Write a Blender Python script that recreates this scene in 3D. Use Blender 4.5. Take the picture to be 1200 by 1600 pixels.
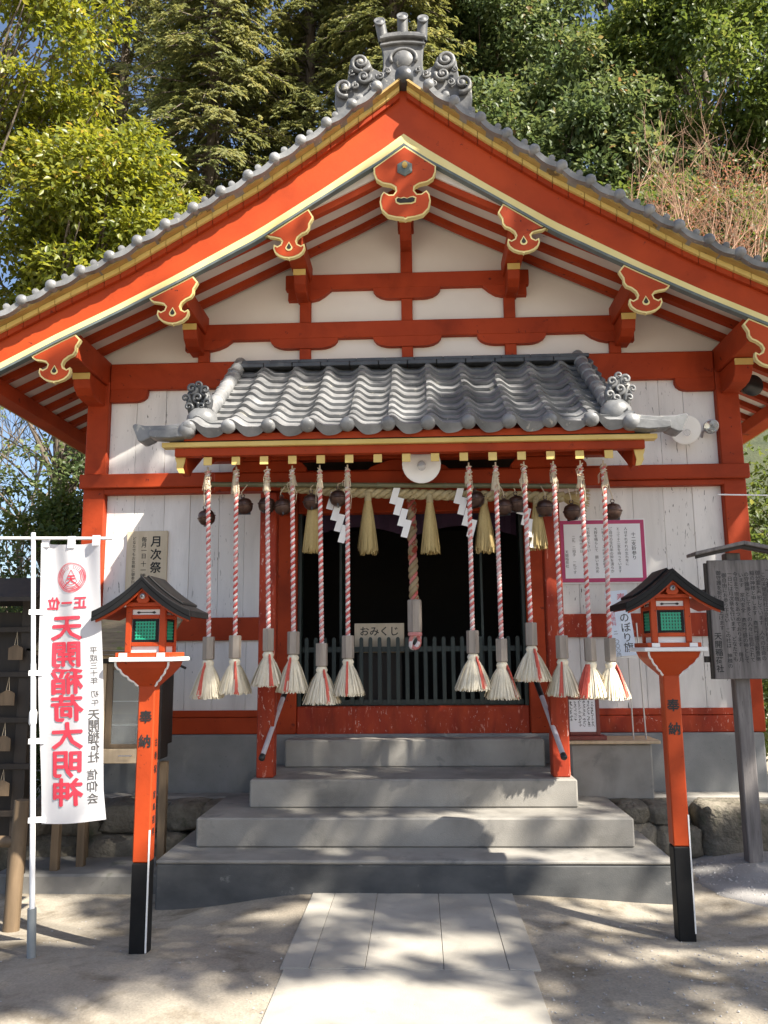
import bpy, bmesh, math, random
import numpy as np
from mathutils import Vector, Matrix

for _o in list(bpy.data.objects): bpy.data.objects.remove(_o, do_unlink=True)
SC = bpy.context.scene
COL = SC.collection
RND = random.Random(7)
rad = math.radians

# ------------------------------------------------------------------ camera
cd = bpy.data.cameras.new('camera'); cam = bpy.data.objects.new('camera', cd); COL.objects.link(cam)
cd.sensor_fit = 'VERTICAL'; cd.sensor_height = 24.0; cd.lens = 24.0 * 1300.9 / 1600.0
cd.clip_start = 0.05; cd.clip_end = 2000
yaw, pit, rol = rad(2.341), rad(9.417), rad(0.494)
fw = Vector((-math.sin(yaw) * math.cos(pit), math.cos(yaw) * math.cos(pit), math.sin(pit)))
rt = Vector((math.cos(yaw), math.sin(yaw), 0)); up = rt.cross(fw)
r2 = rt * math.cos(rol) - up * math.sin(rol); u2 = rt * math.sin(rol) + up * math.cos(rol)
M = Matrix((r2, u2, -fw)).transposed().to_4x4(); M.translation = Vector((0.07, -7.8, 1.55))
cam.matrix_world = M
SC.camera = cam
SC.render.resolution_x, SC.render.resolution_y = 768, 1024

# ------------------------------------------------------------------ light
S = Vector((1.0, -0.72, 1.25)).normalized()          # towards the sun
SUN_EL = math.asin(S.z); SUN_AZ = math.atan2(S.x, S.y)
w = bpy.data.worlds.new('World'); SC.world = w; w.use_nodes = True
nt = w.node_tree; bg = nt.nodes['Background']
sky = nt.nodes.new('ShaderNodeTexSky'); sky.sky_type = 'NISHITA'; sky.sun_disc = False
sky.sun_elevation = SUN_EL; sky.sun_rotation = SUN_AZ; sky.altitude = 200; sky.air_density = 0.85; sky.dust_density = 2.4; sky.ozone_density = 1.0
nt.links.new(sky.outputs[0], bg.inputs[0]); bg.inputs[1].default_value = 0.078
sd = bpy.data.lights.new('sun', 'SUN'); sun = bpy.data.objects.new('sun', sd); COL.objects.link(sun)
sd.energy = 4.6; sd.angle = rad(0.55); sd.color = (1.0, 0.93, 0.82)
sun.rotation_euler = (-S).to_track_quat('-Z', 'Y').to_euler(); sun.location = (20, -12, 25)
SC.view_settings.view_transform = 'Standard'; SC.view_settings.look = 'None'
SC.view_settings.exposure = 1.58; SC.view_settings.gamma = 1.0
SC.view_settings.use_curve_mapping = False
SC.cycles.max_bounces = 8; SC.cycles.transparent_max_bounces = 8
SC.cycles.use_denoising = True

# ------------------------------------------------------------------ materials
MATS = {}
def newmat(name):
    m = bpy.data.materials.new(name); m.use_nodes = True
    nt = m.node_tree; nt.nodes.clear()
    out = nt.nodes.new('ShaderNodeOutputMaterial'); b = nt.nodes.new('ShaderNodeBsdfPrincipled')
    nt.links.new(b.outputs[0], out.inputs[0]); MATS[name] = m
    return m, nt, b, out
def mapped(nt, coord='Object', scale=(1, 1, 1)):
    tc = nt.nodes.new('ShaderNodeTexCoord'); mp = nt.nodes.new('ShaderNodeMapping'); mp.inputs['Scale'].default_value = scale
    if coord == 'World':
        g = nt.nodes.new('ShaderNodeNewGeometry'); nt.links.new(g.outputs['Position'], mp.inputs[0])
    else: nt.links.new(tc.outputs[coord], mp.inputs[0])
    return mp
def noise(nt, vec, scale, detail=4, rough=.55, dist=0.0):
    n = nt.nodes.new('ShaderNodeTexNoise'); n.inputs['Scale'].default_value = scale; n.inputs['Detail'].default_value = detail
    n.inputs['Roughness'].default_value = rough; n.inputs['Distortion'].default_value = dist
    nt.links.new(vec.outputs[0], n.inputs['Vector']); return n
def ramp(nt, src, stops, interp='LINEAR'):
    r = nt.nodes.new('ShaderNodeValToRGB'); e = r.color_ramp.elements; r.color_ramp.interpolation = interp
    while len(e) > 1: e.remove(e[-1])
    e[0].position = stops[0][0]; e[0].color = (*stops[0][1], 1)
    for p, c in stops[1:]:
        k = e.new(p); k.color = (*c, 1)
    nt.links.new(src, r.inputs[0]); return r
def mixc(nt, fac, a, b, mode='MIX'):
    m = nt.nodes.new('ShaderNodeMix'); m.data_type = 'RGBA'; m.blend_type = mode
    for s, i in ((fac, 0), (a, 6), (b, 7)):
        if hasattr(s, 'links') or isinstance(s, bpy.types.NodeSocket): nt.links.new(s, m.inputs[i])
        elif isinstance(s, (tuple, list)): m.inputs[i].default_value = (*s, 1)
        else: m.inputs[i].default_value = s
    return m.outputs[2]
def bump(nt, b, h, strength=.3, dist=.01):
    n = nt.nodes.new('ShaderNodeBump'); n.inputs['Strength'].default_value = strength; n.inputs['Distance'].default_value = dist
    nt.links.new(h, n.inputs['Height']); nt.links.new(n.outputs[0], b.inputs['Normal'])
def rnd_obj(nt):
    return nt.nodes.new('ShaderNodeObjectInfo').outputs['Random']

def surf(name, c1, c2, rough=.6, scale=3.0, stretch=(1, 1, 1), wear=None, wear_at=.68, wear_scale=9, bmp=.25, fine=60, spec=.5, metal=0.0, jitter=.0, bdist=.004, coord='World', thresh=.04, mott=0.0, mscale=1.3, fleck=None, fleck_at=.70, fleck_scale=38):
    """two-tone noisy surface, optional worn patches with their own colour, fine relief"""
    m, nt, b, out = newmat(name)
    mp = mapped(nt, coord, stretch)
    n1 = noise(nt, mp, scale, 5); r1 = ramp(nt, n1.outputs[0], [(.3, c1), (.7, c2)])
    col = r1.outputs[0]
    if wear:
        n2 = noise(nt, mp, wear_scale, 8, .65, .3); r2 = ramp(nt, n2.outputs[0], [(wear_at, (0, 0, 0)), (wear_at + thresh, (1, 1, 1))])
        col = mixc(nt, r2.outputs[0], col, wear)
    if fleck:
        n5 = noise(nt, mp, fleck_scale, 3, .5, .8); r5 = ramp(nt, n5.outputs[0], [(fleck_at, (0, 0, 0)), (fleck_at + .02, (1, 1, 1))])
        n6 = noise(nt, mp, 1.7, 3); r6 = ramp(nt, n6.outputs[0], [(.47, (0, 0, 0)), (.60, (1, 1, 1))])
        fm_ = nt.nodes.new('ShaderNodeMath'); fm_.operation = 'MULTIPLY'; nt.links.new(r5.outputs[0], fm_.inputs[0]); nt.links.new(r6.outputs[0], fm_.inputs[1])
        col = mixc(nt, fm_.outputs[0], col, fleck)
    if mott:
        n4 = noise(nt, mp, mscale, 7, .62, .6); r4 = ramp(nt, n4.outputs[0], [(.28, (1 - mott,) * 3), (.5, (1, 1, 1)), (.75, (1 + mott * .35,) * 3)])
        col = mixc(nt, 1.0, col, r4.outputs[0], 'MULTIPLY')
    if jitter:
        h = nt.nodes.new('ShaderNodeHueSaturation'); mr = nt.nodes.new('ShaderNodeMapRange')
        mr.inputs[3].default_value = 1 - jitter; mr.inputs[4].default_value = 1 + jitter
        nt.links.new(rnd_obj(nt), mr.inputs[0]); nt.links.new(mr.outputs[0], h.inputs['Value']); nt.links.new(col, h.inputs['Color']); col = h.outputs[0]
    nt.links.new(col, b.inputs['Base Color'])
    b.inputs['Roughness'].default_value = rough; b.inputs['Specular IOR Level'].default_value = spec; b.inputs['Metallic'].default_value = metal
    n3 = noise(nt, mp, fine, 4)
    if bmp: bump(nt, b, n3.outputs[0], bmp, bdist)
    return m
surf('red', (.30, .036, .009), (.39, .051, .012), .6, 2.2, (1, 1, 1), (.14, .020, .010), .64, 8, .3, 38, .2, jitter=.07, mott=.28, mscale=2.3, fleck=(.10, .016, .010), fleck_at=.68, fleck_scale=26)
surf('red_worn', (.27, .025, .009), (.39, .048, .012), .6, 5, (2, 2, .7), (.55, .20, .14), .615, 17, .35, 38, .3, mott=.35, mscale=3.5, fleck=(.62, .42, .36), fleck_at=.66, fleck_scale=30)
surf('red_bright', (.38, .047, .010), (.47, .066, .014), .5, 2, (1, 1, 1), (.20, .028, .012), .665, 10, .2, 38, .25, mott=.22, mscale=2.0, fleck=(.12, .02, .01), fleck_at=.69, fleck_scale=24)
surf('gold', (.60, .43, .12), (.72, .54, .19), .5, 4, (1, 1, 1), (.30, .22, .10), .66, 12, .15, 40, .4)
surf('gold_pale', (.72, .60, .24), (.80, .69, .33), .45, 3, (1, 1, 1), (.5, .42, .2), .72, 10, .08, 40)
surf('ochre', (.34, .22, .06), (.46, .32, .11), .6, 6, (1, 1, 1), (.14, .10, .05), .6, 8, .2, 40)
surf('copper_strip', (.09, .12, .12), (.16, .19, .18), .45, 8)
surf('white_board', (.71, .69, .655), (.80, .78, .745), .6, 2.0, (3, 3, .5), (.36, .34, .31), .665, 15, .3, 26, .25, jitter=.05, mott=.18, mscale=1.6, fleck=(.13, .12, .11), fleck_at=.66, fleck_scale=22)
surf('white_paint', (.74, .73, .71), (.80, .79, .77), .5, 4)
surf('plaster', (.70, .65, .58), (.78, .73, .66), .8, 1.4, (1, 1, 1), None, bmp=.06, fine=25, spec=.2)
surf('soffit', (.60, .53, .46), (.72, .66, .58), .75, 3, (1, 1, 1), (.36, .31, .27), .68, 10, .1, 30, .2)
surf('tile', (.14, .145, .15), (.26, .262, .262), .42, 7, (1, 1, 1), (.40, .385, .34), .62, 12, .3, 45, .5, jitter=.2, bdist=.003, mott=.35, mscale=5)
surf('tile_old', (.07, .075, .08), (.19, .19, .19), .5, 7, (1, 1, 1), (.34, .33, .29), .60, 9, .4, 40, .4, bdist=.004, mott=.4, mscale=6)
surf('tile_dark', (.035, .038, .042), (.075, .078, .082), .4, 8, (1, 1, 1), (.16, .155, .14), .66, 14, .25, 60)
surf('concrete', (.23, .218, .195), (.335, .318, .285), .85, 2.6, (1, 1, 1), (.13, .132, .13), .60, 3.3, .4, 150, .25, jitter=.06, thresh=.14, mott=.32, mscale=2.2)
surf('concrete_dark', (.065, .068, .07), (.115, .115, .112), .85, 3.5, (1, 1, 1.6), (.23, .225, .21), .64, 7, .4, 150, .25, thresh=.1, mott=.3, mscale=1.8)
surf('foundation', (.20, .205, .20), (.27, .27, .265), .9, 4, (1, 1, 1), (.13, .13, .13), .62, 60, .5, 190, .2, thresh=.1)
surf('paving', (.31, .29, .25), (.41, .385, .335), .88, 2.2, (1, 1, 1), (.24, .225, .20), .60, 2.8, .4, 160, .2, jitter=.06, thresh=.15, mott=.25, mscale=1.5)
surf('rock', (.12, .105, .08), (.25, .225, .18), .9, 3.5, (1, 1, 1), (.07, .078, .05), .57, 5, .9, 24, .2, jitter=.2, bdist=.03, thresh=.12, mott=.4, mscale=3)
surf('dark_wood', (.014, .010, .007), (.030, .021, .014), .6, 3, (6, 6, 1), None, bmp=.2, fine=40)
surf('brown_wood', (.11, .075, .042), (.19, .13, .075), .65, 3, (8, 8, 1), None, bmp=.3, fine=40, jitter=.15)
surf('plain_wood', (.44, .33, .20), (.56, .43, .28), .6, 3, (8, 8, 1), (.36, .25, .14), .66, 9, .15, 40, jitter=.12)
surf('grey_wood', (.12, .11, .105), (.24, .22, .21), .8, 2.5, (12, 12, 1.2), (.10, .092, .085), .62, 12, .35, 50, .2, jitter=.06)
surf('grip_wood', (.24, .205, .17), (.36, .31, .26), .6, 4, (9, 9, 1), (.13, .10, .08), .66, 14, .2, 50, jitter=.14)
surf('roof_board', (.16, .13, .09), (.27, .225, .15), .8, 3, (3, 8, 1), (.14, .17, .05), .57, 6, .3, 40, .2, jitter=.2, thresh=.1)
surf('green_black', (.010, .020, .017), (.020, .034, .028), .45, 3)
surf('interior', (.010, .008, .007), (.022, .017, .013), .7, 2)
surf('curtain', (.030, .014, .035), (.055, .026, .06), .9, 4)
surf('black_paint', (.006, .006, .007), (.013, .013, .013), .55, 5, (1, 1, 1), (.07, .065, .06), .70, 16, .1, 40, .2)
surf('ink', (.010, .010, .011), (.02, .02, .02), .6, 5, bmp=0)
surf('ink_faded', (.05, .047, .045), (.09, .085, .08), .7, 25, bmp=0)
surf('red_print', (.56, .030, .055), (.64, .045, .075), .7, 5, bmp=0)
surf('pink_print', (.60, .16, .20), (.66, .2, .25), .7, 5, bmp=0)
surf('magenta', (.42, .03, .12), (.50, .05, .16), .5, 5, bmp=0)
surf('paper', (.78, .79, .82), (.83, .84, .86), .45, 4, bmp=0)
surf('paper_blue', (.66, .74, .84), (.72, .79, .88), .5, 4, bmp=0)
surf('shide', (.80, .79, .76), (.86, .85, .82), .7, 4, bmp=.05)
surf('plaque_wood', (.50, .42, .29), (.60, .51, .37), .6, 3, (8, 8, 1), None, bmp=.1, fine=40)
surf('green_panel', (.010, .30, .17), (.016, .36, .21), .4, 6)
surf('dark_green', (.006, .05, .03), (.01, .07, .04), .4, 6)
surf('straw', (.42, .31, .12), (.58, .45, .20), .75, 20, (20, 20, 1), None, bmp=.3, fine=90, jitter=.1)
surf('straw_rope', (.34, .27, .14), (.52, .43, .25), .8, 30, (1, 1, 1), (.22, .17, .09), .6, 20, .5, 120, .2)
surf('bamboo', (.10, .10, .055), (.19, .18, .09), .45, 6)
surf('hemp', (.70, .62, .45), (.85, .78, .62), .8, 14, (10, 10, 1), None, bmp=.3, fine=90, jitter=.06)
surf('hemp_red', (.62, .09, .06), (.72, .17, .12), .8, 14, (10, 10, 1), None, bmp=.3, fine=90)
surf('twine', (.50, .41, .28), (.68, .58, .42), .85, 14, (1, 1, 1), None, bmp=.3, fine=90, jitter=.12)
surf('rope_white', (.60, .54, .52), (.76, .70, .68), .85, 9, (1, 1, 1), (.72, .42, .40), .56, 8, .5, 140, .15, thresh=.2)
surf('rope_red', (.50, .07, .06), (.60, .17, .15), .85, 5, (1, 1, 1), (.70, .44, .42), .42, 2.6, .5, 140, .15, thresh=.25)
surf('rope_dull', (.28, .21, .12), (.40, .31, .19), .85, 9, (1, 1, 1), (.34, .06, .04), .55, 8, .4, 120, .2)
surf('bronze', (.060, .034, .026), (.115, .066, .050), .38, 9, (1, 1, 1), (.16, .11, .085), .66, 14, .15, 60, .6, metal=.55)
surf('brass', (.55, .36, .10), (.62, .43, .15), .35, 9, metal=.8, bmp=0)
surf('steel', (.42, .42, .44), (.52, .52, .54), .3, 9, metal=.7, bmp=0)
surf('lilac_tube', (.46, .43, .46), (.56, .52, .55), .35, 9, bmp=0)
surf('grey_plastic', (.20, .22, .23), (.28, .30, .30), .5, 9, bmp=.05)
surf('black_plastic', (.012, .012, .012), (.02, .02, .02), .35, 9, bmp=0)
surf('white_plastic', (.80, .80, .80), (.85, .85, .84), .35, 9, bmp=0)
surf('enamel', (.88, .87, .82), (.90, .89, .85), .3, 9, bmp=0)
surf('bark', (.085, .065, .048), (.16, .13, .10), .9, 6, (3, 3, .6), None, bmp=.8, fine=14, bdist=.02)
surf('bark_grey', (.16, .14, .12), (.26, .235, .20), .9, 6, (3, 3, .6), None, bmp=.6, fine=14, bdist=.02)
surf('twig_red', (.34, .20, .13), (.50, .33, .22), .8, 6, bmp=0)
surf('pebble', (.22, .21, .20), (.44, .42, .40), .8, 40, bmp=0)
surf('lacquer', (.14, .022, .018), (.19, .03, .022), .3, 9, bmp=0)

def glassmat(name, tint, rough=.05):
    m, nt, b, out = newmat(name)
    b.inputs['Base Color'].default_value = (*tint, 1); b.inputs['Roughness'].default_value = rough
    b.inputs['Transmission Weight'].default_value = .85; b.inputs['IOR'].default_value = 1.45
    return m
glassmat('glass', (.8, .85, .85)); glassmat('bulb', (.95, .95, .95), .15)

def clothmat():
    m, nt, b, out = newmat('banner_cloth')
    mp = mapped(nt, 'World'); n = noise(nt, mp, 500, 2)
    b.inputs['Base Color'].default_value = (.80, .80, .82, 1); b.inputs['Roughness'].default_value = .75
    bump(nt, b, n.outputs[0], .1, .001)
    t = nt.nodes.new('ShaderNodeBsdfTranslucent'); t.inputs[0].default_value = (.82, .82, .84, 1)
    mx = nt.nodes.new('ShaderNodeMixShader'); mx.inputs[0].default_value = .4
    nt.links.new(b.outputs[0], mx.inputs[1]); nt.links.new(t.outputs[0], mx.inputs[2]); nt.links.new(mx.outputs[0], out.inputs[0])
clothmat()

def leafmat(name, stops, rough=.42, trans=.35, spec=.5):
    m, nt, b, out = newmat(name)
    at = nt.nodes.new('ShaderNodeAttribute'); at.attribute_name = 'tint'
    r = ramp(nt, at.outputs['Fac'], stops)
    nt.links.new(r.outputs[0], b.inputs['Base Color']); b.inputs['Roughness'].default_value = rough; b.inputs['Specular IOR Level'].default_value = spec
    t = nt.nodes.new('ShaderNodeBsdfTranslucent'); hs = nt.nodes.new('ShaderNodeHueSaturation')
    hs.inputs['Hue'].default_value = .475; hs.inputs['Saturation'].default_value = 1.1; hs.inputs['Value'].default_value = 1.5
    nt.links.new(r.outputs[0], hs.inputs['Color']); nt.links.new(hs.outputs[0], t.inputs[0])
    mx = nt.nodes.new('ShaderNodeMixShader'); mx.inputs[0].default_value = trans
    nt.links.new(b.outputs[0], mx.inputs[1]); nt.links.new(t.outputs[0], mx.inputs[2]); nt.links.new(mx.outputs[0], out.inputs[0])
    return m
leafmat('leaf_lime', [(0, (.10, .135, .022)), (.5, (.19, .22, .034)), (.85, (.27, .28, .05)), (1, (.34, .26, .07))], .4, .5)
leafmat('leaf_mid', [(0, (.055, .09, .022)), (.6, (.10, .145, .036)), (1, (.19, .21, .06))], .45, .45, .4)
leafmat('leaf_dark', [(0, (.05, .085, .034)), (.6, (.105, .145, .052)), (.93, (.17, .20, .075)), (1, (.22, .15, .06))], .46, .42, .35)
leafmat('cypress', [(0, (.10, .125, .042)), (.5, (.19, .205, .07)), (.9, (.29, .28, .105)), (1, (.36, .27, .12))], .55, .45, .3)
leafmat('leaf_brown', [(0, (.22, .10, .05)), (1, (.42, .24, .13))], .6, .35, .3)

def groundmat():
    m, nt, b, out = newmat('earth')
    mp = mapped(nt, 'World')
    n1 = noise(nt, mp, .9, 6, .6); r1 = ramp(nt, n1.outputs[0], [(.32, (.25, .22, .175)), (.62, (.39, .35, .285))])
    n2 = noise(nt, mp, 3.1, 8, .65, .4); r2 = ramp(nt, n2.outputs[0], [(.50, (1, 1, 1)), (.68, (.55, .52, .47))])
    c = mixc(nt, 1.0, r1.outputs[0], r2.outputs[0], 'MULTIPLY')
    v = nt.nodes.new('ShaderNodeTexVoronoi'); v.inputs['Scale'].default_value = 95; nt.links.new(mp.outputs[0], v.inputs['Vector'])
    rv = ramp(nt, v.outputs['Color'], [(.0, (.72, .72, .72)), (1, (1.15, 1.14, 1.12))])
    c = mixc(nt, .6, c, rv.outputs[0], 'MULTIPLY')
    nt.links.new(c, b.inputs['Base Color']); b.inputs['Roughness'].default_value = .92; b.inputs['Specular IOR Level'].default_value = .2
    n3 = noise(nt, mp, 130, 5, .6); ad = nt.nodes.new('ShaderNodeMath'); ad.operation = 'ADD'
    nt.links.new(n3.outputs[0], ad.inputs[0]); nt.links.new(v.outputs['Distance'], ad.inputs[1])
    bump(nt, b, ad.outputs[0], .3, .006)
groundmat()
surf('gravel', (.24, .235, .225), (.36, .345, .33), .9, 3, (1, 1, 1), (.26, .255, .25), .6, 60, .7, 120, .2, thresh=.1, bdist=.01)
surf('forest_floor', (.030, .040, .016), (.06, .068, .03), .95, 1.5, (1, 1, 1), None, bmp=.8, fine=6, bdist=.1)
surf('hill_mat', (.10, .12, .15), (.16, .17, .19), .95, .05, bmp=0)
surf('moss_concrete', (.13, .125, .115), (.24, .23, .21), .9, 2.5, (1, 1, 1), (.09, .10, .07), .6, 4, .4, 150, .2, thresh=.12)
# ------------------------------------------------------------------ mesh helpers
WP = {}
class MB:
    def __init__(s): s.v = []; s.f = []
    def add(s, vs, fs):
        o = len(s.v); s.v += [tuple(p) for p in vs]; s.f += [tuple(i + o for i in f) for f in fs]; return s
    def box(s, x0, x1, y0, y1, z0, z1):
        return s.add([(x0, y0, z0), (x1, y0, z0), (x1, y1, z0), (x0, y1, z0), (x0, y0, z1), (x1, y0, z1), (x1, y1, z1), (x0, y1, z1)],
                     [(0, 3, 2, 1), (4, 5, 6, 7), (0, 1, 5, 4), (1, 2, 6, 5), (2, 3, 7, 6), (3, 0, 4, 7)])
    def xz(s, poly, y0, y1):
        n = len(poly); a = sum(poly[i][0] * poly[(i + 1) % n][1] - poly[(i + 1) % n][0] * poly[i][1] for i in range(n))
        if a < 0: poly = poly[::-1]
        return s.add([(x, y0, z) for x, z in poly] + [(x, y1, z) for x, z in poly],
                     [tuple(range(n)), tuple(range(2 * n - 1, n - 1, -1))] + [(i, i + n, (i + 1) % n + n, (i + 1) % n) for i in range(n)])
    def yz(s, poly, x0, x1):
        n = len(poly); a = sum(poly[i][0] * poly[(i + 1) % n][1] - poly[(i + 1) % n][0] * poly[i][1] for i in range(n))
        if a > 0: poly = poly[::-1]
        return s.add([(x0, y, z) for y, z in poly] + [(x1, y, z) for y, z in poly],
                     [tuple(range(n)), tuple(range(2 * n - 1, n - 1, -1))] + [(i, i + n, (i + 1) % n + n, (i + 1) % n) for i in range(n)])
    def strip(s, xs, zlo, zhi, y0, y1):
        """board in the XZ plane between two curves, as a row of quads"""
        n = len(xs); vs = []
        for x, a, b in zip(xs, zlo, zhi): vs += [(x, y0, a), (x, y0, b), (x, y1, b), (x, y1, a)]
        fs = []
        for i in range(n - 1):
            a, b = 4 * i, 4 * i + 4
            fs += [(a, b, b + 1, a + 1), (a + 1, b + 1, b + 2, a + 2), (a + 2, b + 2, b + 3, a + 3), (a + 3, b + 3, b, a)]
        fs += [(0, 1, 2, 3), (4 * n - 1, 4 * n - 2, 4 * n - 3, 4 * n - 4)]
        if xs[-1] < xs[0]: fs = [f[::-1] for f in fs]
        return s.add(vs, fs)
    def tube(s, path, r, n=8, cap=True):
        P = [Vector(p) for p in path]; m = len(P); R = r if isinstance(r, (list, tuple)) else [r] * m
        vs = []; fs = []; prev = None
        for i, p in enumerate(P):
            t = (P[min(i + 1, m - 1)] - P[max(i - 1, 0)]).normalized()
            if prev is None:
                a = Vector((0, 0, 1)) if abs(t.z) < .9 else Vector((1, 0, 0)); u = t.cross(a).normalized()
            else: u = (prev - t * prev.dot(t)).normalized()
            prev = u; b = t.cross(u)
            for k in range(n):
                q = 2 * math.pi * k / n; vs.append(p + (u * math.cos(q) + b * math.sin(q)) * R[i])
        for i in range(m - 1):
            for k in range(n):
                k2 = (k + 1) % n; fs.append((i * n + k, i * n + k2, (i + 1) * n + k2, (i + 1) * n + k))
        if cap: fs += [tuple(range(n - 1, -1, -1)), tuple((m - 1) * n + k for k in range(n))]
        return s.add(vs, fs)
    def lathe(s, prof, c=(0, 0, 0), n=16, axis=(0, 0, 1), a0=0.0):
        c = Vector(c); q = Vector((0, 0, 1)).rotation_difference(Vector(axis).normalized())
        vs = []; fs = []; m = len(prof)
        for r, z in prof:
            for k in range(n):
                a = a0 + 2 * math.pi * k / n; vs.append(c + q @ Vector((r * math.cos(a), r * math.sin(a), z)))
        for i in range(m - 1):
            for k in range(n):
                k2 = (k + 1) % n; fs.append((i * n + k, i * n + k2, (i + 1) * n + k2, (i + 1) * n + k))
        fs += [tuple(range(n - 1, -1, -1)), tuple((m - 1) * n + k for k in range(n))]
        return s.add(vs, fs)
    def ball(s, c, r, nu=12, nv=7, sc=(1, 1, 1)):
        p = [(max(1e-4, math.sin(math.pi * i / nv)), -math.cos(math.pi * i / nv)) for i in range(nv + 1)]
        vs = []; fs = []
        for a, z in p:
            for k in range(nu):
                t = 2 * math.pi * k / nu; vs.append((c[0] + r * sc[0] * a * math.cos(t), c[1] + r * sc[1] * a * math.sin(t), c[2] + r * sc[2] * z))
        for i in range(nv):
            for k in range(nu):
                k2 = (k + 1) % nu; fs.append((i * nu + k, i * nu + k2, (i + 1) * nu + k2, (i + 1) * nu + k))
        return s.add(vs, fs)
    def xf(s, M, start=0):
        s.v[start:] = [tuple(M @ Vector(p)) for p in s.v[start:]]; return s
    def mesh(s, name, mat, smooth=False):
        me = bpy.data.meshes.new(name); me.from_pydata(s.v, [], s.f); me.materials.append(MATS[mat])
        if smooth: me.polygons.foreach_set('use_smooth', [True] * len(me.polygons))
        me.update(); return me

def part(name, mb, mat, parent=None, smooth=False, bev=0.0, kind=None, label=None, auto=None):
    """one mesh object; geometry given in world coordinates, origin at its own middle"""
    V = np.array(mb.v); lo, hi = V.min(0), V.max(0); c = Vector(((lo[0] + hi[0]) / 2, (lo[1] + hi[1]) / 2, (lo[2] + hi[2]) / 2))
    mb.v = [tuple(p) for p in V - np.array(c)]
    o = bpy.data.objects.new(name, mb.mesh(name, mat, smooth)); COL.objects.link(o)
    place(o, c, parent)
    if bev:
        b = o.modifiers.new('bevel', 'BEVEL'); b.width = bev; b.segments = 1; b.limit_method = 'ANGLE'; b.angle_limit = rad(40)
    if auto:
        o.data.polygons.foreach_set('use_smooth', [True] * len(o.data.polygons)); o.data.set_sharp_from_angle(angle=rad(auto))
    if kind: o['kind'] = kind
    if label: o['label'] = label
    return o
def place(o, c, parent):
    if parent: o.parent = parent; o.location = Vector(c) - WP[parent]
    else: o.location = c
    WP[o] = Vector(c)
def inst(name, me, loc, parent, rot=None, scale=None):
    o = bpy.data.objects.new(name, me); COL.objects.link(o); place(o, Vector(loc), parent)
    if rot is not None: o.rotation_euler = rot
    if scale is not None: o.scale = scale
    return o
def thing(name, label, cat, loc=(0, 0, 0), group=None):
    o = bpy.data.objects.new(name, None); COL.objects.link(o); o.empty_display_size = .1; o.location = loc; WP[o] = Vector(loc)
    return tag(o, label, cat, group)
def tag(o, label, cat, group=None):
    o['label'] = label; o['category'] = cat
    if group: o['group'] = group
    return o
def copy_tree(o, loc, label, parent=None):
    c = o.copy(); COL.objects.link(c)
    if parent is None: c.location = loc; c['label'] = label; WP[c] = Vector(loc)
    else: c.parent = parent
    for ch in [k for k in bpy.data.objects if k.parent == o]: copy_tree(ch, None, None, c)
    return c
def lerp(x, tab):
    for (a, b), (c, d) in zip(tab, tab[1:]):
        if x <= c: return b + (d - b) * (x - a) / (c - a)
    (a, b), (c, d) = tab[-2:]; return b + (d - b) * (x - a) / (c - a)
def arc(cx, cz, r, a0, a1, n=6):
    return [(cx + r * math.cos(rad(a0 + (a1 - a0) * i / n)), cz + r * math.sin(rad(a0 + (a1 - a0) * i / n))) for i in range(n + 1)]
def inset(poly, d):
    n = len(poly); a = sum(poly[i][0] * poly[(i + 1) % n][1] - poly[(i + 1) % n][0] * poly[i][1] for i in range(n)); sg = 1 if a > 0 else -1
    out = []
    for i in range(n):
        p, q, r = Vector(poly[i - 1]), Vector(poly[i]), Vector(poly[(i + 1) % n])
        e1 = (q - p).normalized(); e2 = (r - q).normalized(); n1 = Vector((-e1.y, e1.x)); n2 = Vector((-e2.y, e2.x)); b = (n1 + n2)
        k = b.length
        b = b / k if k > 1e-6 else n1
        out.append(tuple(q + b * sg * d / max(.5, b.dot(n1))))
    return out
_fc = bpy.data.curves.new('lettering', 'FONT'); _fo = bpy.data.objects.new('lettering', _fc); COL.objects.link(_fo)
def glyphs(body, vertical=False, weight=0.0, line=1.0, align='CENTER', res=2):
    _fc.body = '\n'.join(body) if vertical else body; _fc.align_x = align; _fc.offset = weight; _fc.space_line = line; _fc.resolution_u = res
    bpy.context.view_layer.update()
    me = _fo.evaluated_get(bpy.context.evaluated_depsgraph_get()).to_mesh()
    V = [tuple(v.co) for v in me.vertices]; F = [tuple(p.vertices) for p in me.polygons]
    _fo.evaluated_get(bpy.context.evaluated_depsgraph_get()).to_mesh_clear()
    return V, F
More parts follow.
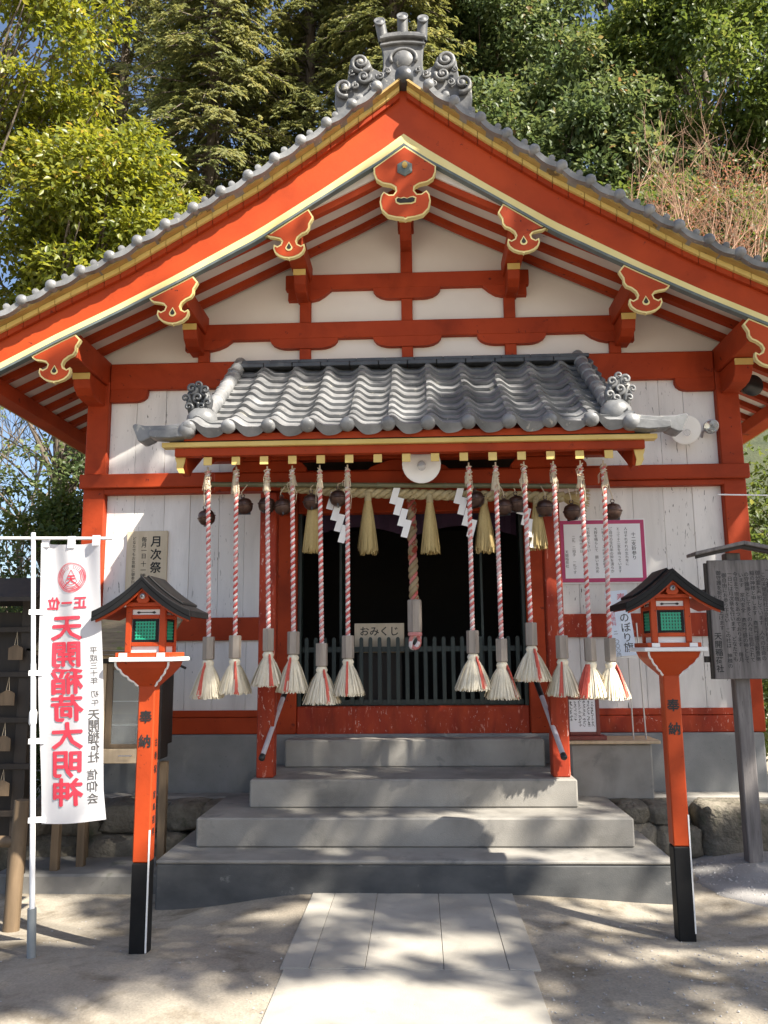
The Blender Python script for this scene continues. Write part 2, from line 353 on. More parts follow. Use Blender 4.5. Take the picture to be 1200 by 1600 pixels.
def text(name, body, x, ztop, size, y, mat, parent, vertical=True, weight=.02, line=1.0, mirror=False, sx=1.0, fn=None, side=False, align='CENTER', bold=0.0):
    """flat lettering; columns read downwards from ztop. side: on a face looking along +X (x is then its Y)"""
    V, F = glyphs(body, vertical, weight, line, align); k = -1 if mirror else 1
    if fn:      # finer pieces so that the print follows the cloth
        bm = bmesh.new(); bv = [bm.verts.new(p) for p in V]
        for f in F:
            try: bm.faces.new([bv[i] for i in f])
            except ValueError: pass
        for _ in range(3):
            bmesh.ops.triangulate(bm, faces=bm.faces[:])
            es = [e for e in bm.edges if e.calc_length() * size > .028]
            if not es: break
            bmesh.ops.subdivide_edges(bm, edges=es, cuts=1)
        bmesh.ops.triangulate(bm, faces=bm.faces[:]); bm.verts.index_update()
        V = [tuple(v.co) for v in bm.verts]; F = [tuple(v.index for v in f.verts) for f in bm.faces]; bm.free()
    if bold:    # brush weight: a few shifted layers of the same stroke
        n_ = len(V); V0, F0 = V, F; V, F = [], []
        for j, (dx, dy) in enumerate(((0, 0), (bold, 0), (-bold, 0), (0, bold), (0, -bold))):
            V += [(p[0] + dx, p[1] + dy, -.0003 * j) for p in V0]; F += [tuple(i + n_ * j for i in f) for f in F0]
    else: V = [(p[0], p[1], 0) for p in V]
    if side: vs = [(y - p[2], x + k * p[0] * size * sx, ztop + (p[1] - .9) * size) for p in V]
    else: vs = [(x + k * p[0] * size * sx, y + p[2], ztop + (p[1] - .9) * size) for p in V]
    if fn: vs = [fn(p) for p in vs]
    if mirror: F = [f[::-1] for f in F]
    return part(name, MB().add(vs, F), mat, parent)
# ------------------------------------------------------------------ the shrine hall
W = -0.45           # face of the front wall
B = -1.30           # face of the bargeboards
ZT = [(0, 6.31), (.17, 6.17), (.71, 5.765), (1.245, 5.39), (1.74, 5.09), (2.34, 4.725), (2.94, 4.42), (3.40, 4.18), (3.8, 3.99)]
ZG = [(0, 5.90), (.17, 5.77), (.71, 5.40), (1.235, 5.06), (1.93, 4.67), (2.43, 4.41), (2.92, 4.175), (3.39, 3.93), (3.8, 3.73)]
ZB = [(0, 5.80), (.17, 5.67), (.71, 5.325), (1.235, 4.975), (1.92, 4.605), (2.42, 4.35), (2.92, 4.11), (3.38, 3.87), (3.8, 3.665)]
ZR = [(0, 5.58), (.5, 5.32), (1, 5.08), (2, 4.60), (3, 4.13), (3.8, 3.75)]
XE = 3.72
hall = thing('shrine_hall', 'vermilion timber shrine hall with white boards, tiled gable roof and small tiled porch', 'shrine', (0, 2.2, .30))
def hp(name, mb, mat='red', **k): return part(name, mb, mat, hall, **k)

# base
hp('foundation', MB().box(-2.93, 2.93, W - .08, 5.0, .0, .846), 'foundation', bev=.012)
hp('foundation_ledge', MB().box(-3.05, 3.05, -.74, W - .085, .0, .375), 'concrete', bev=.012)
# front wall: dark backing with boards in front of it
bk = MB().box(-2.8, -1.06, W + .02, W + .08, .85, 4.2).box(1.06, 2.8, W + .02, W + .08, .85, 4.2).box(-1.06, 1.06, W + .02, W + .08, 2.78, 4.2)
wall = hp('front_wall', bk, 'dark_wood')
wr = random.Random(3)
for x0, x1 in ((-2.752, -1.215), (1.215, 2.752)):
    for z0, z1, n in ((3.12, 3.97, 6), (1.83, 2.99, 6), (1.03, 1.66, 6)):
        cuts = [x0 + (x1 - x0) * i / n + (wr.uniform(-.025, .025) if 0 < i < n else 0) for i in range(n + 1)]
        for a, b in zip(cuts, cuts[1:]):
            part('plank', MB().box(a + .0012, b - .0012, W + wr.uniform(-.003, .003), W + .03, z0, z1), 'white_board', wall, bev=.002)
for s in (-1, 1):
    hp('side_wall', MB().box(*sorted((s * 2.80, s * 2.88)), W + .1, 4.9, .85, 4.2), 'white_board')
    hp('corner_post', MB().box(*sorted((s * 2.752, s * 2.95)), W - .07, W + .13, .85, 4.02), bev=.008)
    hp('corner_post', MB().box(*sorted((s * 2.752, s * 2.95)), 4.75, 4.95, .85, 4.02), bev=.008)
    hp('mid_rail', MB().box(*sorted((s * 1.215, s * 2.752)), W - .035, W + .02, 1.645, 1.845), 'red_worn' if s > 0 else 'red', bev=.006)
    hp('base_rail', MB().box(*sorted((s * 1.06, s * 2.752)), W - .045, W + .02, .848, .985), 'red_worn' if s > 0 else 'red', bev=.006)
    hp('base_rail', MB().box(*sorted((s * 1.06, s * 2.752)), W - .033, W + .02, .988, 1.045), 'red_worn' if s > 0 else 'red', bev=.006)
    # door jambs
    hp('door_jamb', MB().box(*sorted((s * 1.0, s * 1.21)), W - .065, W + .09, .846, 2.98), 'red', bev=.008)
    hp('door_jamb', MB().box(*sorted((s * .965, s * .999)), W - .02, W + .09, 1.07, 2.80), 'green_black', bev=.004)
    # bracket under the tie beam, beside the corner post
    x0, x1 = s * 2.75, s * 2.40
    hp('bracket', MB().xz([(x0, 3.955), (x1, 3.955), (x1, 3.90)] + [(x1 + s * .12 * (1 - math.cos(rad(t))), 3.90 - .075 * math.sin(rad(t))) for t in (25, 50, 70, 90)] + [(x0, 3.825)], W - .058, W + .02), bev=.006)
hp('tie_beam', MB().box(-2.752, 2.752, W - .065, W + .05, 3.94, 4.19), bev=.01)
hp('wall_girt', MB().box(-2.97, 2.97, W - .125, W - .07, 3.005, 3.135), bev=.008)
hp('wall_girt', MB().box(-2.752, 2.752, W - .09, W + .02, 2.955, 3.004), bev=.006)
hp('wall_girt', MB().box(-2.752, 2.752, W - .071, W + .02, 3.006, 3.12), bev=.004)
hp('door_sill', MB().box(-1.0, 1.0, W - .035, W + .10, .823, 1.075), 'red_worn', bev=.01)
hp('door_lintel', MB().box(-1.0, 1.0, W - .05, W + .09, 2.76, 2.954), 'red', bev=.008)
# inner room
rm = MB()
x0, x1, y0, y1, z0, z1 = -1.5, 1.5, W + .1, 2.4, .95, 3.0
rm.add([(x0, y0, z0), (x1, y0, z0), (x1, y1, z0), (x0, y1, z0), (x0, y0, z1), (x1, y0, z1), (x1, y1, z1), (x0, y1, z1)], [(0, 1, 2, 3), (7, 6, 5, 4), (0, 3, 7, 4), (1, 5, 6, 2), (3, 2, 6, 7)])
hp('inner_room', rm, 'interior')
cu = MB(); n = 40
for i in range(n):
    a, b = -.96 + 1.92 * i / n, -.96 + 1.92 * (i + 1) / n
    f = lambda x: W + .16 + .012 * math.sin(x * 46)
    l = lambda x: 2.56 + .10 * abs(math.sin((x + .96) / 1.92 * math.pi * 2))
    cu.add([(a, f(a), 2.8), (b, f(b), 2.8), (b, f(b), l(b)), (a, f(a), l(a))], [(0, 1, 2, 3)])
hp('door_curtain', cu, 'curtain', smooth=True)
# lattice gate in the doorway
gate = hp('lattice_gate', MB().box(-.96, .96, W + .035, W + .06, 1.078, 1.125).box(-.96, .96, W + .035, W + .06, 1.535, 1.58), 'green_black')
for i in range(24):
    x = -.92 + 1.84 * i / 23
    part('slat', MB().xz([(x - .0165, 1.09), (x + .0165, 1.09), (x + .0165, 1.648), (x + .008, 1.662), (x - .008, 1.662), (x - .0165, 1.648)], W + .012, W + .033), 'green_black', gate)
for s in (-1, 1):
    for k in range(4):
        x = s * (.935 - k * .03)
    dl = hp('folding_door', MB().box(*sorted((s * .62, s * .64)), W + .12, W + .8, 1.0, 2.75), 'green_black')

# gable wall, struts and beams
xs = [i * .1 for i in range(-29, 30)]
hp('gable_panel', MB().strip(xs, [4.15] * len(xs), [max(4.16, lerp(abs(x), ZR) + .08) for x in xs], W, W + .05), 'plaster')
def hiki(cx, hw, fl, zt, zb, right=True, left=True):
    """carved bearing block: flat underside, quarter-round shoulders"""
    pr = [(cx + hw, zt)] + [(cx + fl + (hw - fl) * math.cos(rad(a)) , zt - (zt - zb) * math.sin(rad(a)) ) for a in (15, 35, 55, 75, 90)]
    pl = [(cx - fl - (hw - fl) * math.cos(rad(a)), zt - (zt - zb) * math.sin(rad(a))) for a in (90, 75, 55, 35, 15)] + [(cx - hw, zt)]
    return pr + pl
hp('gable_beam', MB().box(-2.075, 2.075, W - .065, W + .01, 4.395, 4.552), bev=.006)
hp('gable_beam', MB().box(-1.13, 1.13, W - .065, W + .01, 4.872, 5.018), bev=.006)
for cx in (0, -.955, .955): hp('bearing_block', MB().xz(hiki(cx, .315, .15, 4.396, 4.302), W - .062, W + .01))
hp('bearing_block', MB().xz(hiki(0, .315, .15, 4.873, 4.768), W - .062, W + .01))
for s in (-1, 1):
    hp('bearing_block', MB().xz([(s * 2.06, 4.396), (s * 1.62, 4.396), (s * 1.68, 4.35), (s * 1.75, 4.318), (s * 1.82, 4.302), (s * 2.06, 4.302)], W - .062, W + .01))
    hp('bearing_block', MB().xz([(s * 1.105, 4.873), (s * .70, 4.873), (s * .76, 4.82), (s * .82, 4.782), (s * .88, 4.768), (s * 1.105, 4.768)], W - .062, W + .01))
    for x in (.945, 1.89): hp('strut', MB().box(s * x - .052, s * x + .052, W - .05, W + .01, 4.191, 4.303), bev=.005)
    hp('strut', MB().box(s * .945 - .052, s * .945 + .052, W - .05, W + .01, 4.553, 4.769), bev=.005)
hp('strut', MB().box(-.052, .052, W - .05, W + .01, 4.191, 4.303), bev=.005)
hp('strut', MB().box(-.052, .052, W - .05, W + .01, 4.553, 4.769), bev=.005)
hp('king_strut', MB().box(-.055, .055, W - .05, W + .01, 5.019, 5.50), bev=.005)

# purlins with carved arms below and gold ends
for x, hw, h in ((0, .075, .17), (-.96, .075, .17), (.96, .075, .17), (-1.945, .085, .19), (1.945, .085, .19), (-2.865, .105, .23), (2.865, .105, .23)):
    z1 = lerp(abs(x), ZR) + .02; z0 = z1 - h
    hp('purlin', MB().box(x - hw, x + hw, B + .062, W + .04, z0, z1), bev=.008)
    yf = W - (.44 if abs(x) > 2.5 else .34)
    hw2 = hw * .72
    ar = hp('purlin_arm', MB().yz([(W + .02, z0 - .002), (yf, z0 - .002), (yf, z0 - .07)] + [(yf + .20 * (1 - math.cos(rad(a))), z0 - .07 - .13 * math.sin(rad(a))) for a in (30, 60, 90)] + [(W + .02, z0 - .20)], x - hw2, x + hw2), bev=.006)
    part('gold_end', MB().box(x - hw2 - .002, x + hw2 + .002, yf - .008, yf - .0005, z0 - .062, z0 - .006), 'gold', ar)

# ------------------------------------------------------------------ main roof
NX = 38
def half(s, x0=0.0, x1=XE, n=NX): return [s * (x0 + (x1 - x0) * i / n) for i in range(n + 1)]
fx = [XE * (i / 36 * 2 - 1) for i in range(37)]
roof = hp('main_roof', MB().strip(fx, [lerp(abs(x), ZR) + .085 for x in fx], [lerp(abs(x), ZT) + .03 for x in fx], B + .055, 5.6), 'soffit')
for s in (-1, 1):
    for k, y in enumerate((-1.19, -.895, -.60)):
        xr = half(s, 0, XE - .02, 16)
        part('rafter', MB().strip(xr, [lerp(abs(x), ZR) + .025 for x in xr], [lerp(abs(x), ZR) + .09 for x in xr], y - .034, y + .034), 'red', roof)
    for k in range(18):
        y = -.31 + k * .29
        xr = half(s, 2.90, XE - .02, 6)
        part('rafter', MB().strip(xr, [lerp(abs(x), ZR) + .025 for x in xr], [lerp(abs(x), ZR) + .09 for x in xr], y - .034, y + .034), 'red', roof)
    z = lerp(XE, ZR)
    part('eave_fascia', MB().box(*sorted((s * (XE - .19), s * (XE - .02))), B + .06, 5.58, z - .015 , z + .12).xf(Matrix.Identity(4)), 'red', roof, bev=.008)
    part('eave_edge', MB().box(*sorted((s * (XE - .018), s * (XE + .05))), B + .03, 5.6, z + .02, z + .30), 'ochre', roof)
    # bargeboards
    xb = half(s)
    bb = hp('bargeboard', MB().strip(xb, [lerp(abs(x), ZB) + .012 for x in xb], [lerp(abs(x), ZT) + .02 for x in xb], B, B + .05), 'red_bright' if s < 0 else 'red_bright')
    part('gold_trim', MB().strip(xb, [lerp(abs(x), ZB) + .014 for x in xb], [lerp(abs(x), ZG) for x in xb], B - .010, B - .0005), 'gold_pale', bb)
    part('copper_strip', MB().strip(xb, [lerp(abs(x), ZB) - .012 for x in xb], [lerp(abs(x), ZB) + .0115 for x in xb], B - .013, B + .05), 'copper_strip', bb)
    # small blocks under the verge tiles, one by one
    d = 0.0; x = .03; L = .150
    while x < XE - .1:
        sl = (lerp(x + .08, ZT) - lerp(x, ZT)) / .08; dx = L / math.sqrt(1 + sl * sl)
        a, b = x + .002, x + dx - .003
        q = MB().strip([s * a, s * b], [lerp(a, ZT) - .012, lerp(b, ZT) - .012], [lerp(a, ZT) + .030, lerp(b, ZT) + .030], B - .065, B - .0005)
        part('verge_block', q, 'gold', bb)
        q = MB().strip([s * a, s * b], [lerp(a, ZT) - .062, lerp(b, ZT) - .062], [lerp(a, ZT) - .014, lerp(b, ZT) - .014], B - .038, B - .0005)
        part('verge_block', q, 'red', bb)
        x += dx
    part('verge_board', MB().strip(xb, [lerp(abs(x), ZT) + .032 for x in xb], [lerp(abs(x), ZT) + .056 for x in xb], B - .13, B + .05), 'ochre', roof)
# roof field behind the verge: rows of round tiles running down the slope
ty = [B + .02 + .0 + i * .045 for i in range(154)]
fm = MB(); rows = 30
for s in (-1, 1):
    base = len(fm.v)
    for i in range(rows + 1):
        x = XE * 1.01 * i / rows
        for j, y in enumerate(ty):
            fm.v.append((s * x, y, lerp(x, ZT) + .075 + .045 * max(0, math.sin((y - B) * 2 * math.pi / .27)) ** .7))
    m = len(ty)
    for i in range(rows):
        for j in range(m - 1):
            f = (base + i * m + j, base + i * m + j + 1, base + (i + 1) * m + j + 1, base + (i + 1) * m + j)
            fm.f.append(f if s < 0 else f[::-1])
part('roof_tile_field', fm, 'tile', roof, smooth=True, kind='stuff')
# verge tiles: a sagging lip, a round end and a smaller roll behind it
def verge_mesh():
    m = MB(); n = 8; L = .272
    top = []; bot = []
    for i in range(n + 1):
        u = i / n; sag = .026 * math.sin(math.pi * u)
        top.append((u * L, .045 - sag)); bot.append((u * L, -.012 - sag * 1.15 + .012))
    vs = []; 
    for (x, a), (_, b) in zip(top, bot): vs += [(x, -.07, b), (x, -.07, a), (x, .10, a + .01), (x, .10, b)]
    fs = []
    for i in range(n):
        a, b = 4 * i, 4 * i + 4
        fs += [(a, b, b + 1, a + 1), (a + 1, b + 1, b + 2, a + 2), (a + 2, b + 2, b + 3, a + 3), (a + 3, b + 3, b, a)]
    fs += [(0, 1, 2, 3), (4 * n + 3, 4 * n + 2, 4 * n + 1, 4 * n)]
    m.add(vs, fs)
    m.lathe([(.04, 0), (.048, -.01), (.049, -.17), (.044, -.185), (.03, -.197), (.004, -.204)], (0, .11, .028), 14, (0, 1, 0))
    m.lathe([(.028, .3), (.030, .0), (.026, -.012), (.004, -.018)], (L * .55, -.0, .075), 10, (0, 1, 0))
    me = m.mesh('verge_tile', 'tile', True); me.set_sharp_from_angle(angle=rad(45)); return me
vm = verge_mesh()
for s in (-1, 1):
    x = .20
    while x < XE:
        sl = (lerp(x + .1, ZT) - lerp(x - .1 if x > .1 else x, ZT)) / (.2 if x > .1 else .1); a = math.atan(sl)
        o = inst('verge_tile', vm, (s * x, B - .115, lerp(x, ZT) + .066), roof, (0, -a if s > 0 else a, 0), (s, 1, 1))
        x += .268 * math.cos(a)
# ridge and its end ornament
hp('ridge', MB().box(-.13, .13, B + .25, 5.4, 6.28, 6.62).box(-.17, .17, B + .25, 5.4, 6.62, 6.66).box(-.11, .11, B + .25, 5.4, 6.66, 6.80).lathe([(.09, 0), (.09, 6.2)], (0, B + .25, 6.80), 12, (0, 1, 0)), 'tile', bev=.01)
YO = B + .10
og = hp('ridge_end_ornament', MB().xz([(-.24, 6.30), (.24, 6.30), (.20, 6.50), (.175, 6.62), (.175, 6.74), (.19, 6.90), (.21, 6.93)] + [(.21 * math.cos(rad(a)), 6.93 + .05 * math.sin(rad(a))) for a in (45, 90, 135)] + [(-.21, 6.93), (-.19, 6.90), (-.175, 6.74), (-.175, 6.62), (-.20, 6.50)], YO, YO + .14), 'tile_old', bev=.008)
part('crown_band', MB().strip([-.205, -.1, 0, .1, .205], [6.865, 6.885, 6.89, 6.885, 6.865], [6.90, 6.925, 6.932, 6.925, 6.90], YO - .045, YO - .001), 'tile_old', og, bev=.008)
part('crown_band', MB().strip([-.20, -.1, 0, .1, .20], [6.815, 6.83, 6.837, 6.83, 6.815], [6.838, 6.856, 6.862, 6.856, 6.838], YO - .028, YO - .001), 'tile_old', og, bev=.006)
ring = [(.005 + .115 * math.cos(rad(a)), YO - .012, 6.70 + .085 * math.sin(rad(a))) for a in range(-30, 215, 15)]
part('ring', MB().tube(ring, [.012] + [.017] * (len(ring) - 2) + [.012], 8), 'tile_old', og, smooth=True)
part('boss', MB().lathe([(.085, 0), (.085, .012), (.06, .03), (.003, .034)], (.005, YO, 6.695), 18, (0, -1, 0)), 'tile_old', og, auto=40)
part('apex_tile', MB().lathe([(.078, .25), (.080, 0), (.074, -.025), (.05, -.045), (.004, -.055)], (.012, B - .10, 6.385), 18, (0, 1, 0)), 'tile_dark', og, auto=45)
for x, zt, tl in ((-.165, 7.16, -.05), (.005, 7.20, -.005), (.17, 7.17, .018)):
    m = MB(); n = 18; rc = .048; yc = YO + .055
    for z0_, rr, k in ((6.90, rc, 0), (zt - .09, rc, 0), (zt - .075, rc, 1.45), (zt - .062, rc + .004, 1.45), (zt - .055, rc + .001, 1.45), (zt - .055, rc - .007, 1.45), (zt - .062, rc - .010, 1.45)):
        for i in range(n):
            t_ = 2 * math.pi * i / n; f_ = max(0, (z0_ - 6.90) / (zt - 6.90))
            m.v.append((x + tl * f_ + rr * math.cos(t_), yc + rr * math.sin(t_) - .05 * f_, z0_ + k * rr * math.sin(t_)))
    for j in range(6):
        for i in range(n): i2 = (i + 1) % n; m.f.append((j * n + i, j * n + i2, (j + 1) * n + i2, (j + 1) * n + i))
    m.f.append(tuple(6 * n + i for i in range(n)))
    part('crown_tube', m, 'tile_old', og, auto=40)
def scroll(cx, cz, r, turns, s, y, r0=.020, start=0, cw=1):
    n = int(turns * 14); p = []; rr = []
    for i in range(n + 1):
        u = i / n; a = rad(start) + cw * u * turns * 2 * math.pi; q = r * (1 - u * .86)
        p.append((s * (cx + q * math.cos(a)), y - .02 * u, cz + q * math.sin(a))); rr.append(r0 * (1.05 - .5 * u))
    return p, rr
for s in (-1, 1):
    pl = [(.12, 6.25), (.56, 6.10), (.605, 6.30), (.60, 6.42), (.55, 6.46), (.50, 6.50), (.48, 6.60), (.475, 6.68), (.43, 6.75), (.36, 6.765), (.30, 6.72), (.27, 6.64), (.20, 6.60), (.14, 6.60)]
    hire = part('cloud_fin', MB().xz([(s * a, b) for a, b in pl], YO + .02, YO + .13), 'tile_old', og, bev=.012)
    sm = MB()
    for cx, cz, r, t, r0, st, cw in ((.375, 6.665, .092, 1.7, .023, 200, 1), (.345, 6.525, .062, 1.5, .019, 160, 1), (.415, 6.445, .036, 1.3, .012, 90, -1), (.515, 6.430, .088, 1.25, .021, 250, 1), (.20, 6.535, .038, 1.4, .012, 20, -1), (.135, 6.575, .03, 1.2, .010, 60, 1), (.27, 6.44, .04, 1.2, .012, 100, 1), (.455, 6.575, .03, 1.2, .010, 200, 1)):
        p, rr = scroll(cx, cz, r, t, s, YO - .005, r0, st, cw); sm.tube(p, rr, 7)
        sm.ball((s * cx, YO - .01, cz), r * .42, 10, 6, (1, .8, 1))
    part('cloud_scroll', sm, 'tile_old', og, smooth=True)

# ------------------------------------------------------------------ pendants under the bargeboards
GL = [(-.205, 0), (-.19, -.035), (-.165, -.052), (-.12, -.058), (-.082, -.068), (-.062, -.092), (-.072, -.120), (-.10, -.135), (-.128, -.118), (-.135, -.155), (-.120, -.192), (-.085, -.222), (-.04, -.240), (-.008, -.244), (0, -.254)]
GR = [(.008, -.244), (.04, -.240), (.085, -.222), (.120, -.192), (.135, -.155), (.128, -.118), (.10, -.135), (.072, -.120), (.062, -.092), (.075, -.060), (.11, -.03), (.15, -.012), (.17, .02), (.172, .06), (.19, .09), (.205, .12)]
def drop(cx, cz, w, h):
    return [(cx + w * math.sin(rad(a)) * (1 if abs(math.sin(rad(a))) else 1), cz - h * .35 - h * .45 * math.cos(rad(a))) for a in range(-130, 131, 20)] + [(cx, cz + h * .62)]
def pendant(cx):
    s = 1 if cx < 0 else -1; zc = lerp(abs(cx), ZB) - .105
    poly = []
    for x, z in GL + GR:
        X = cx + s * x; Z = zc + z
        Z = min(Z, lerp(abs(X), ZB) - .014); poly.append((X, Z))
    for t in (.16, .05, -.06, -.16): poly.append((cx + s * t, lerp(abs(cx + s * t), ZB) - .014))
    # drop the guard points where the board edge is lower than the outline
    g = hp('gable_pendant', MB().xz(poly, B + .000, B + .042), 'gold_pale')
    part('painted_face', MB().xz(inset(poly, .013), B - .004, B - .0005), 'red_bright', g)
    part('teardrop_rim', MB().xz(drop(cx, zc - .135, .030, .058), B - .008, B - .0045), 'gold_pale', g)
    part('hole_shade', MB().xz(drop(cx, zc - .137, .018, .038), B - .011, B - .0085), 'dark_wood', g)  # no hole is cut: a dark plate imitates the shade inside it
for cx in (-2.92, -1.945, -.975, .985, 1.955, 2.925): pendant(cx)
# the large one at the apex
kp = [(.265, 5.585), (.262, 5.53), (.24, 5.475), (.19, 5.44), (.12, 5.425), (.082, 5.40), (.078, 5.365), (.10, 5.335), (.135, 5.335), (.165, 5.355), (.18, 5.365), (.205, 5.33), (.215, 5.27), (.20, 5.20), (.15, 5.145), (.08, 5.125), (.02, 5.118), (.0, 5.105)]
kp = [(.006 + x, z) for x, z in kp] + [(.006 - x, z) for x, z in kp[-2::-1]] + [(.006 - .13, lerp(.13, ZB) - .016), (.006, 5.78), (.006 + .13, lerp(.13, ZB) - .016)]
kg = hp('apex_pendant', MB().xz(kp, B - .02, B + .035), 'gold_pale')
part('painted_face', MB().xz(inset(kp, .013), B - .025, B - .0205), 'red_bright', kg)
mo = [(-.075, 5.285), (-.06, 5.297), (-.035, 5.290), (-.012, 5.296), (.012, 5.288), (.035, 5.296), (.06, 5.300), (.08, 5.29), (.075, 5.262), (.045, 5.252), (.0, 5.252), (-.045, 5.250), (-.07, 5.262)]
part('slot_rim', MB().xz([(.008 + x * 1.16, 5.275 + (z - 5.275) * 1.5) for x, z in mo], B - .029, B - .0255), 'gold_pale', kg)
part('slot_shade', MB().xz([(.008 + x, z) for x, z in mo], B - .032, B - .0295), 'dark_wood', kg)  # opening left uncut, its shade drawn as a dark raised plate
part('hex_plate', MB().lathe([(.072, 0), (.072, .012), (.05, .022), (.02, .026)], (.006, B - .0255, 5.565), 6, (0, -1, 0), rad(30)), 'copper_strip', kg)
part('boss', MB().lathe([(.02, 0), (.024, .015), (.02, .035), (.004, .045)], (.006, B - .05, 5.575), 12, (0, -1, 0)), 'gold', kg, auto=40)

# ------------------------------------------------------------------ porch
for s in (-1, 1):
    hp('porch_post', MB().box(s * 1.115 - .066, s * 1.115 + .066, -1.312, -1.18, .604, 2.80), 'red_worn', bev=.008)
    hp('bracket', MB().xz([(s * 1.115 + x, z) for x, z in ((-.30, 2.967), (.30, 2.967), (.30, 3.0), (.26, 3.045), (.2, 3.06), (-.2, 3.06), (-.26, 3.045), (-.30, 3.0))], -1.30, -1.20), 'red', bev=.006)
hp('porch_beam', MB().box(-1.56, 1.56, -1.315, -1.19, 2.815, 2.965), 'red', bev=.01)
hp('frog_leg_strut', MB().xz([(-.33, 2.967), (.33, 2.967), (.30, 3.0), (.22, 3.03), (.14, 3.06), (-.14, 3.06), (-.22, 3.03), (-.30, 3.0)], -1.29, -1.21), 'red', bev=.006)
hp('porch_plate', MB().box(-1.62, 1.62, -1.31, -1.20, 3.062, 3.13), 'red', bev=.008)
for s in (-1, 1): hp('porch_tie', MB().box(s * 1.115 - .05, s * 1.115 + .05, -1.18, W - .07, 2.74, 2.86), 'red', bev=.008)
def pz(y):   # top of the porch roof sheathing
    u = (y + 1.86) / 1.34; return 3.135 + .93 * (.86 * u + .14 * u * u)
ys = [-1.84 + 1.34 * i / 8 for i in range(9)]
proof = hp('porch_roof', MB().yz([(y, pz(y)) for y in ys] + [(y, pz(y) - .05) for y in ys[::-1]], -1.66, 1.66), 'red')
part('eave_board', MB().box(-1.83, 1.825, -1.83, -1.74, 3.055, 3.092), 'gold', proof, bev=.004)
part('eave_board', MB().box(-1.74, 1.74, -1.795, -1.72, 2.992, 3.0545), 'red', proof, bev=.004)
part('tile_batten', MB().box(-1.78, 1.78, -1.80, -1.70, 3.0925, 3.125), 'dark_wood', proof)
for i in range(15):
    x = -1.495 + .2125 * i
    r = part('porch_rafter', MB().yz([(-1.765, 2.928), (-1.765, 2.985), (-.52, 3.62), (-.52, 3.555)], x - .029, x + .029), 'red', proof)
    part('rafter_cap', MB().box(x - .031, x + .031, -1.773, -1.7655, 2.926, 2.987), 'gold', proof)
part('porch_ceiling', MB().yz([(-1.76, 2.989), (-1.76, 3.0), (-.50, 3.645), (-.50, 3.632)], -1.66, 1.66), 'red', proof)
for s in (-1, 1):
    xa, xb = sorted((s * 1.665, s * 1.72))
    part('porch_bargeboard', MB().yz([(-1.74, 3.05), (-.52, 3.72), (-.52, 3.52), (-1.55, 2.93), (-1.62, 2.87), (-1.70, 2.885), (-1.73, 2.95)], xa, xb), 'red', proof, bev=.005)
    part('bargeboard_cap', MB().xz([(s * 1.66, 3.05), (s * 1.75, 3.05), (s * 1.748, 2.985), (s * 1.735, 2.95), (s * 1.737, 2.915), (s * 1.715, 2.875), (s * 1.675, 2.872), (s * 1.685, 2.92), (s * 1.675, 2.96)], -1.752, -1.741), 'gold', proof)
# porch tiles, one by one
PIT = .2945; RW = 10; X0 = -1.610
rl = math.hypot(1.34, pz(-.52) - pz(-1.86)) / RW
def prof(u):      # pantile section, roll at u = 0/1
    return .030 * math.cos(2 * math.pi * u - .5) + .010 * math.cos(4 * math.pi * u - .9)
def pantile(eave=False):
    m = MB(); n = 14; L = rl * 1.14; t = .024
    us = [i / n for i in range(n + 1)]
    rows = [(-.012, .036), (L, .004)]
    vs = []
    for y, lift in rows:
        for u in us: vs.append((u * (PIT + .012), y, prof(u) + lift))
        for u in us: vs.append((u * (PIT + .012), y, prof(u) + lift - (t if not eave or y > 0 else .062 - .018 * math.cos(2 * math.pi * u))))
    k = n + 1; fs = []
    for i in range(n):
        fs.append((i, i + 1, 2 * k + i + 1, 2 * k + i)); fs.append((k + i + 1, k + i, 3 * k + i, 3 * k + i + 1))
        fs.append((i, k + i, k + i + 1, i + 1)); fs.append((2 * k + i + 1, 3 * k + i + 1, 3 * k + i, 2 * k + i))
    fs += [(0, 2 * k, 3 * k, k), (n, k + n, 3 * k + n, 2 * k + n)]
    m.add(vs, fs)
    if eave: m.lathe([(.045, .06), (.056, 0), (.054, -.02), (.042, -.038), (.022, -.046), (.003, -.048)], (0.0, .0, .018), 14, (0, 1, 0))
    me = m.mesh('eave_tile' if eave else 'roof_tile', 'tile', True); me.set_sharp_from_angle(angle=rad(42)); return me
tm, te = pantile(), pantile(True)
tr = random.Random(5)
for r in range(RW):
    ya = -1.86 + 1.34 * r / RW; yb = -1.86 + 1.34 * (r + 1) / RW
    a = math.atan2(pz(yb) - pz(ya), yb - ya)
    for c in range(11):
        inst('eave_tile' if r == 0 else 'roof_tile', te if r == 0 else tm, (X0 + c * PIT + tr.uniform(-.003, .003), ya - (.03 if r == 0 else 0), pz(ya) + .038), proof, (a + tr.uniform(-.012, .012), tr.uniform(-.008, .008), tr.uniform(-.006, .006)))
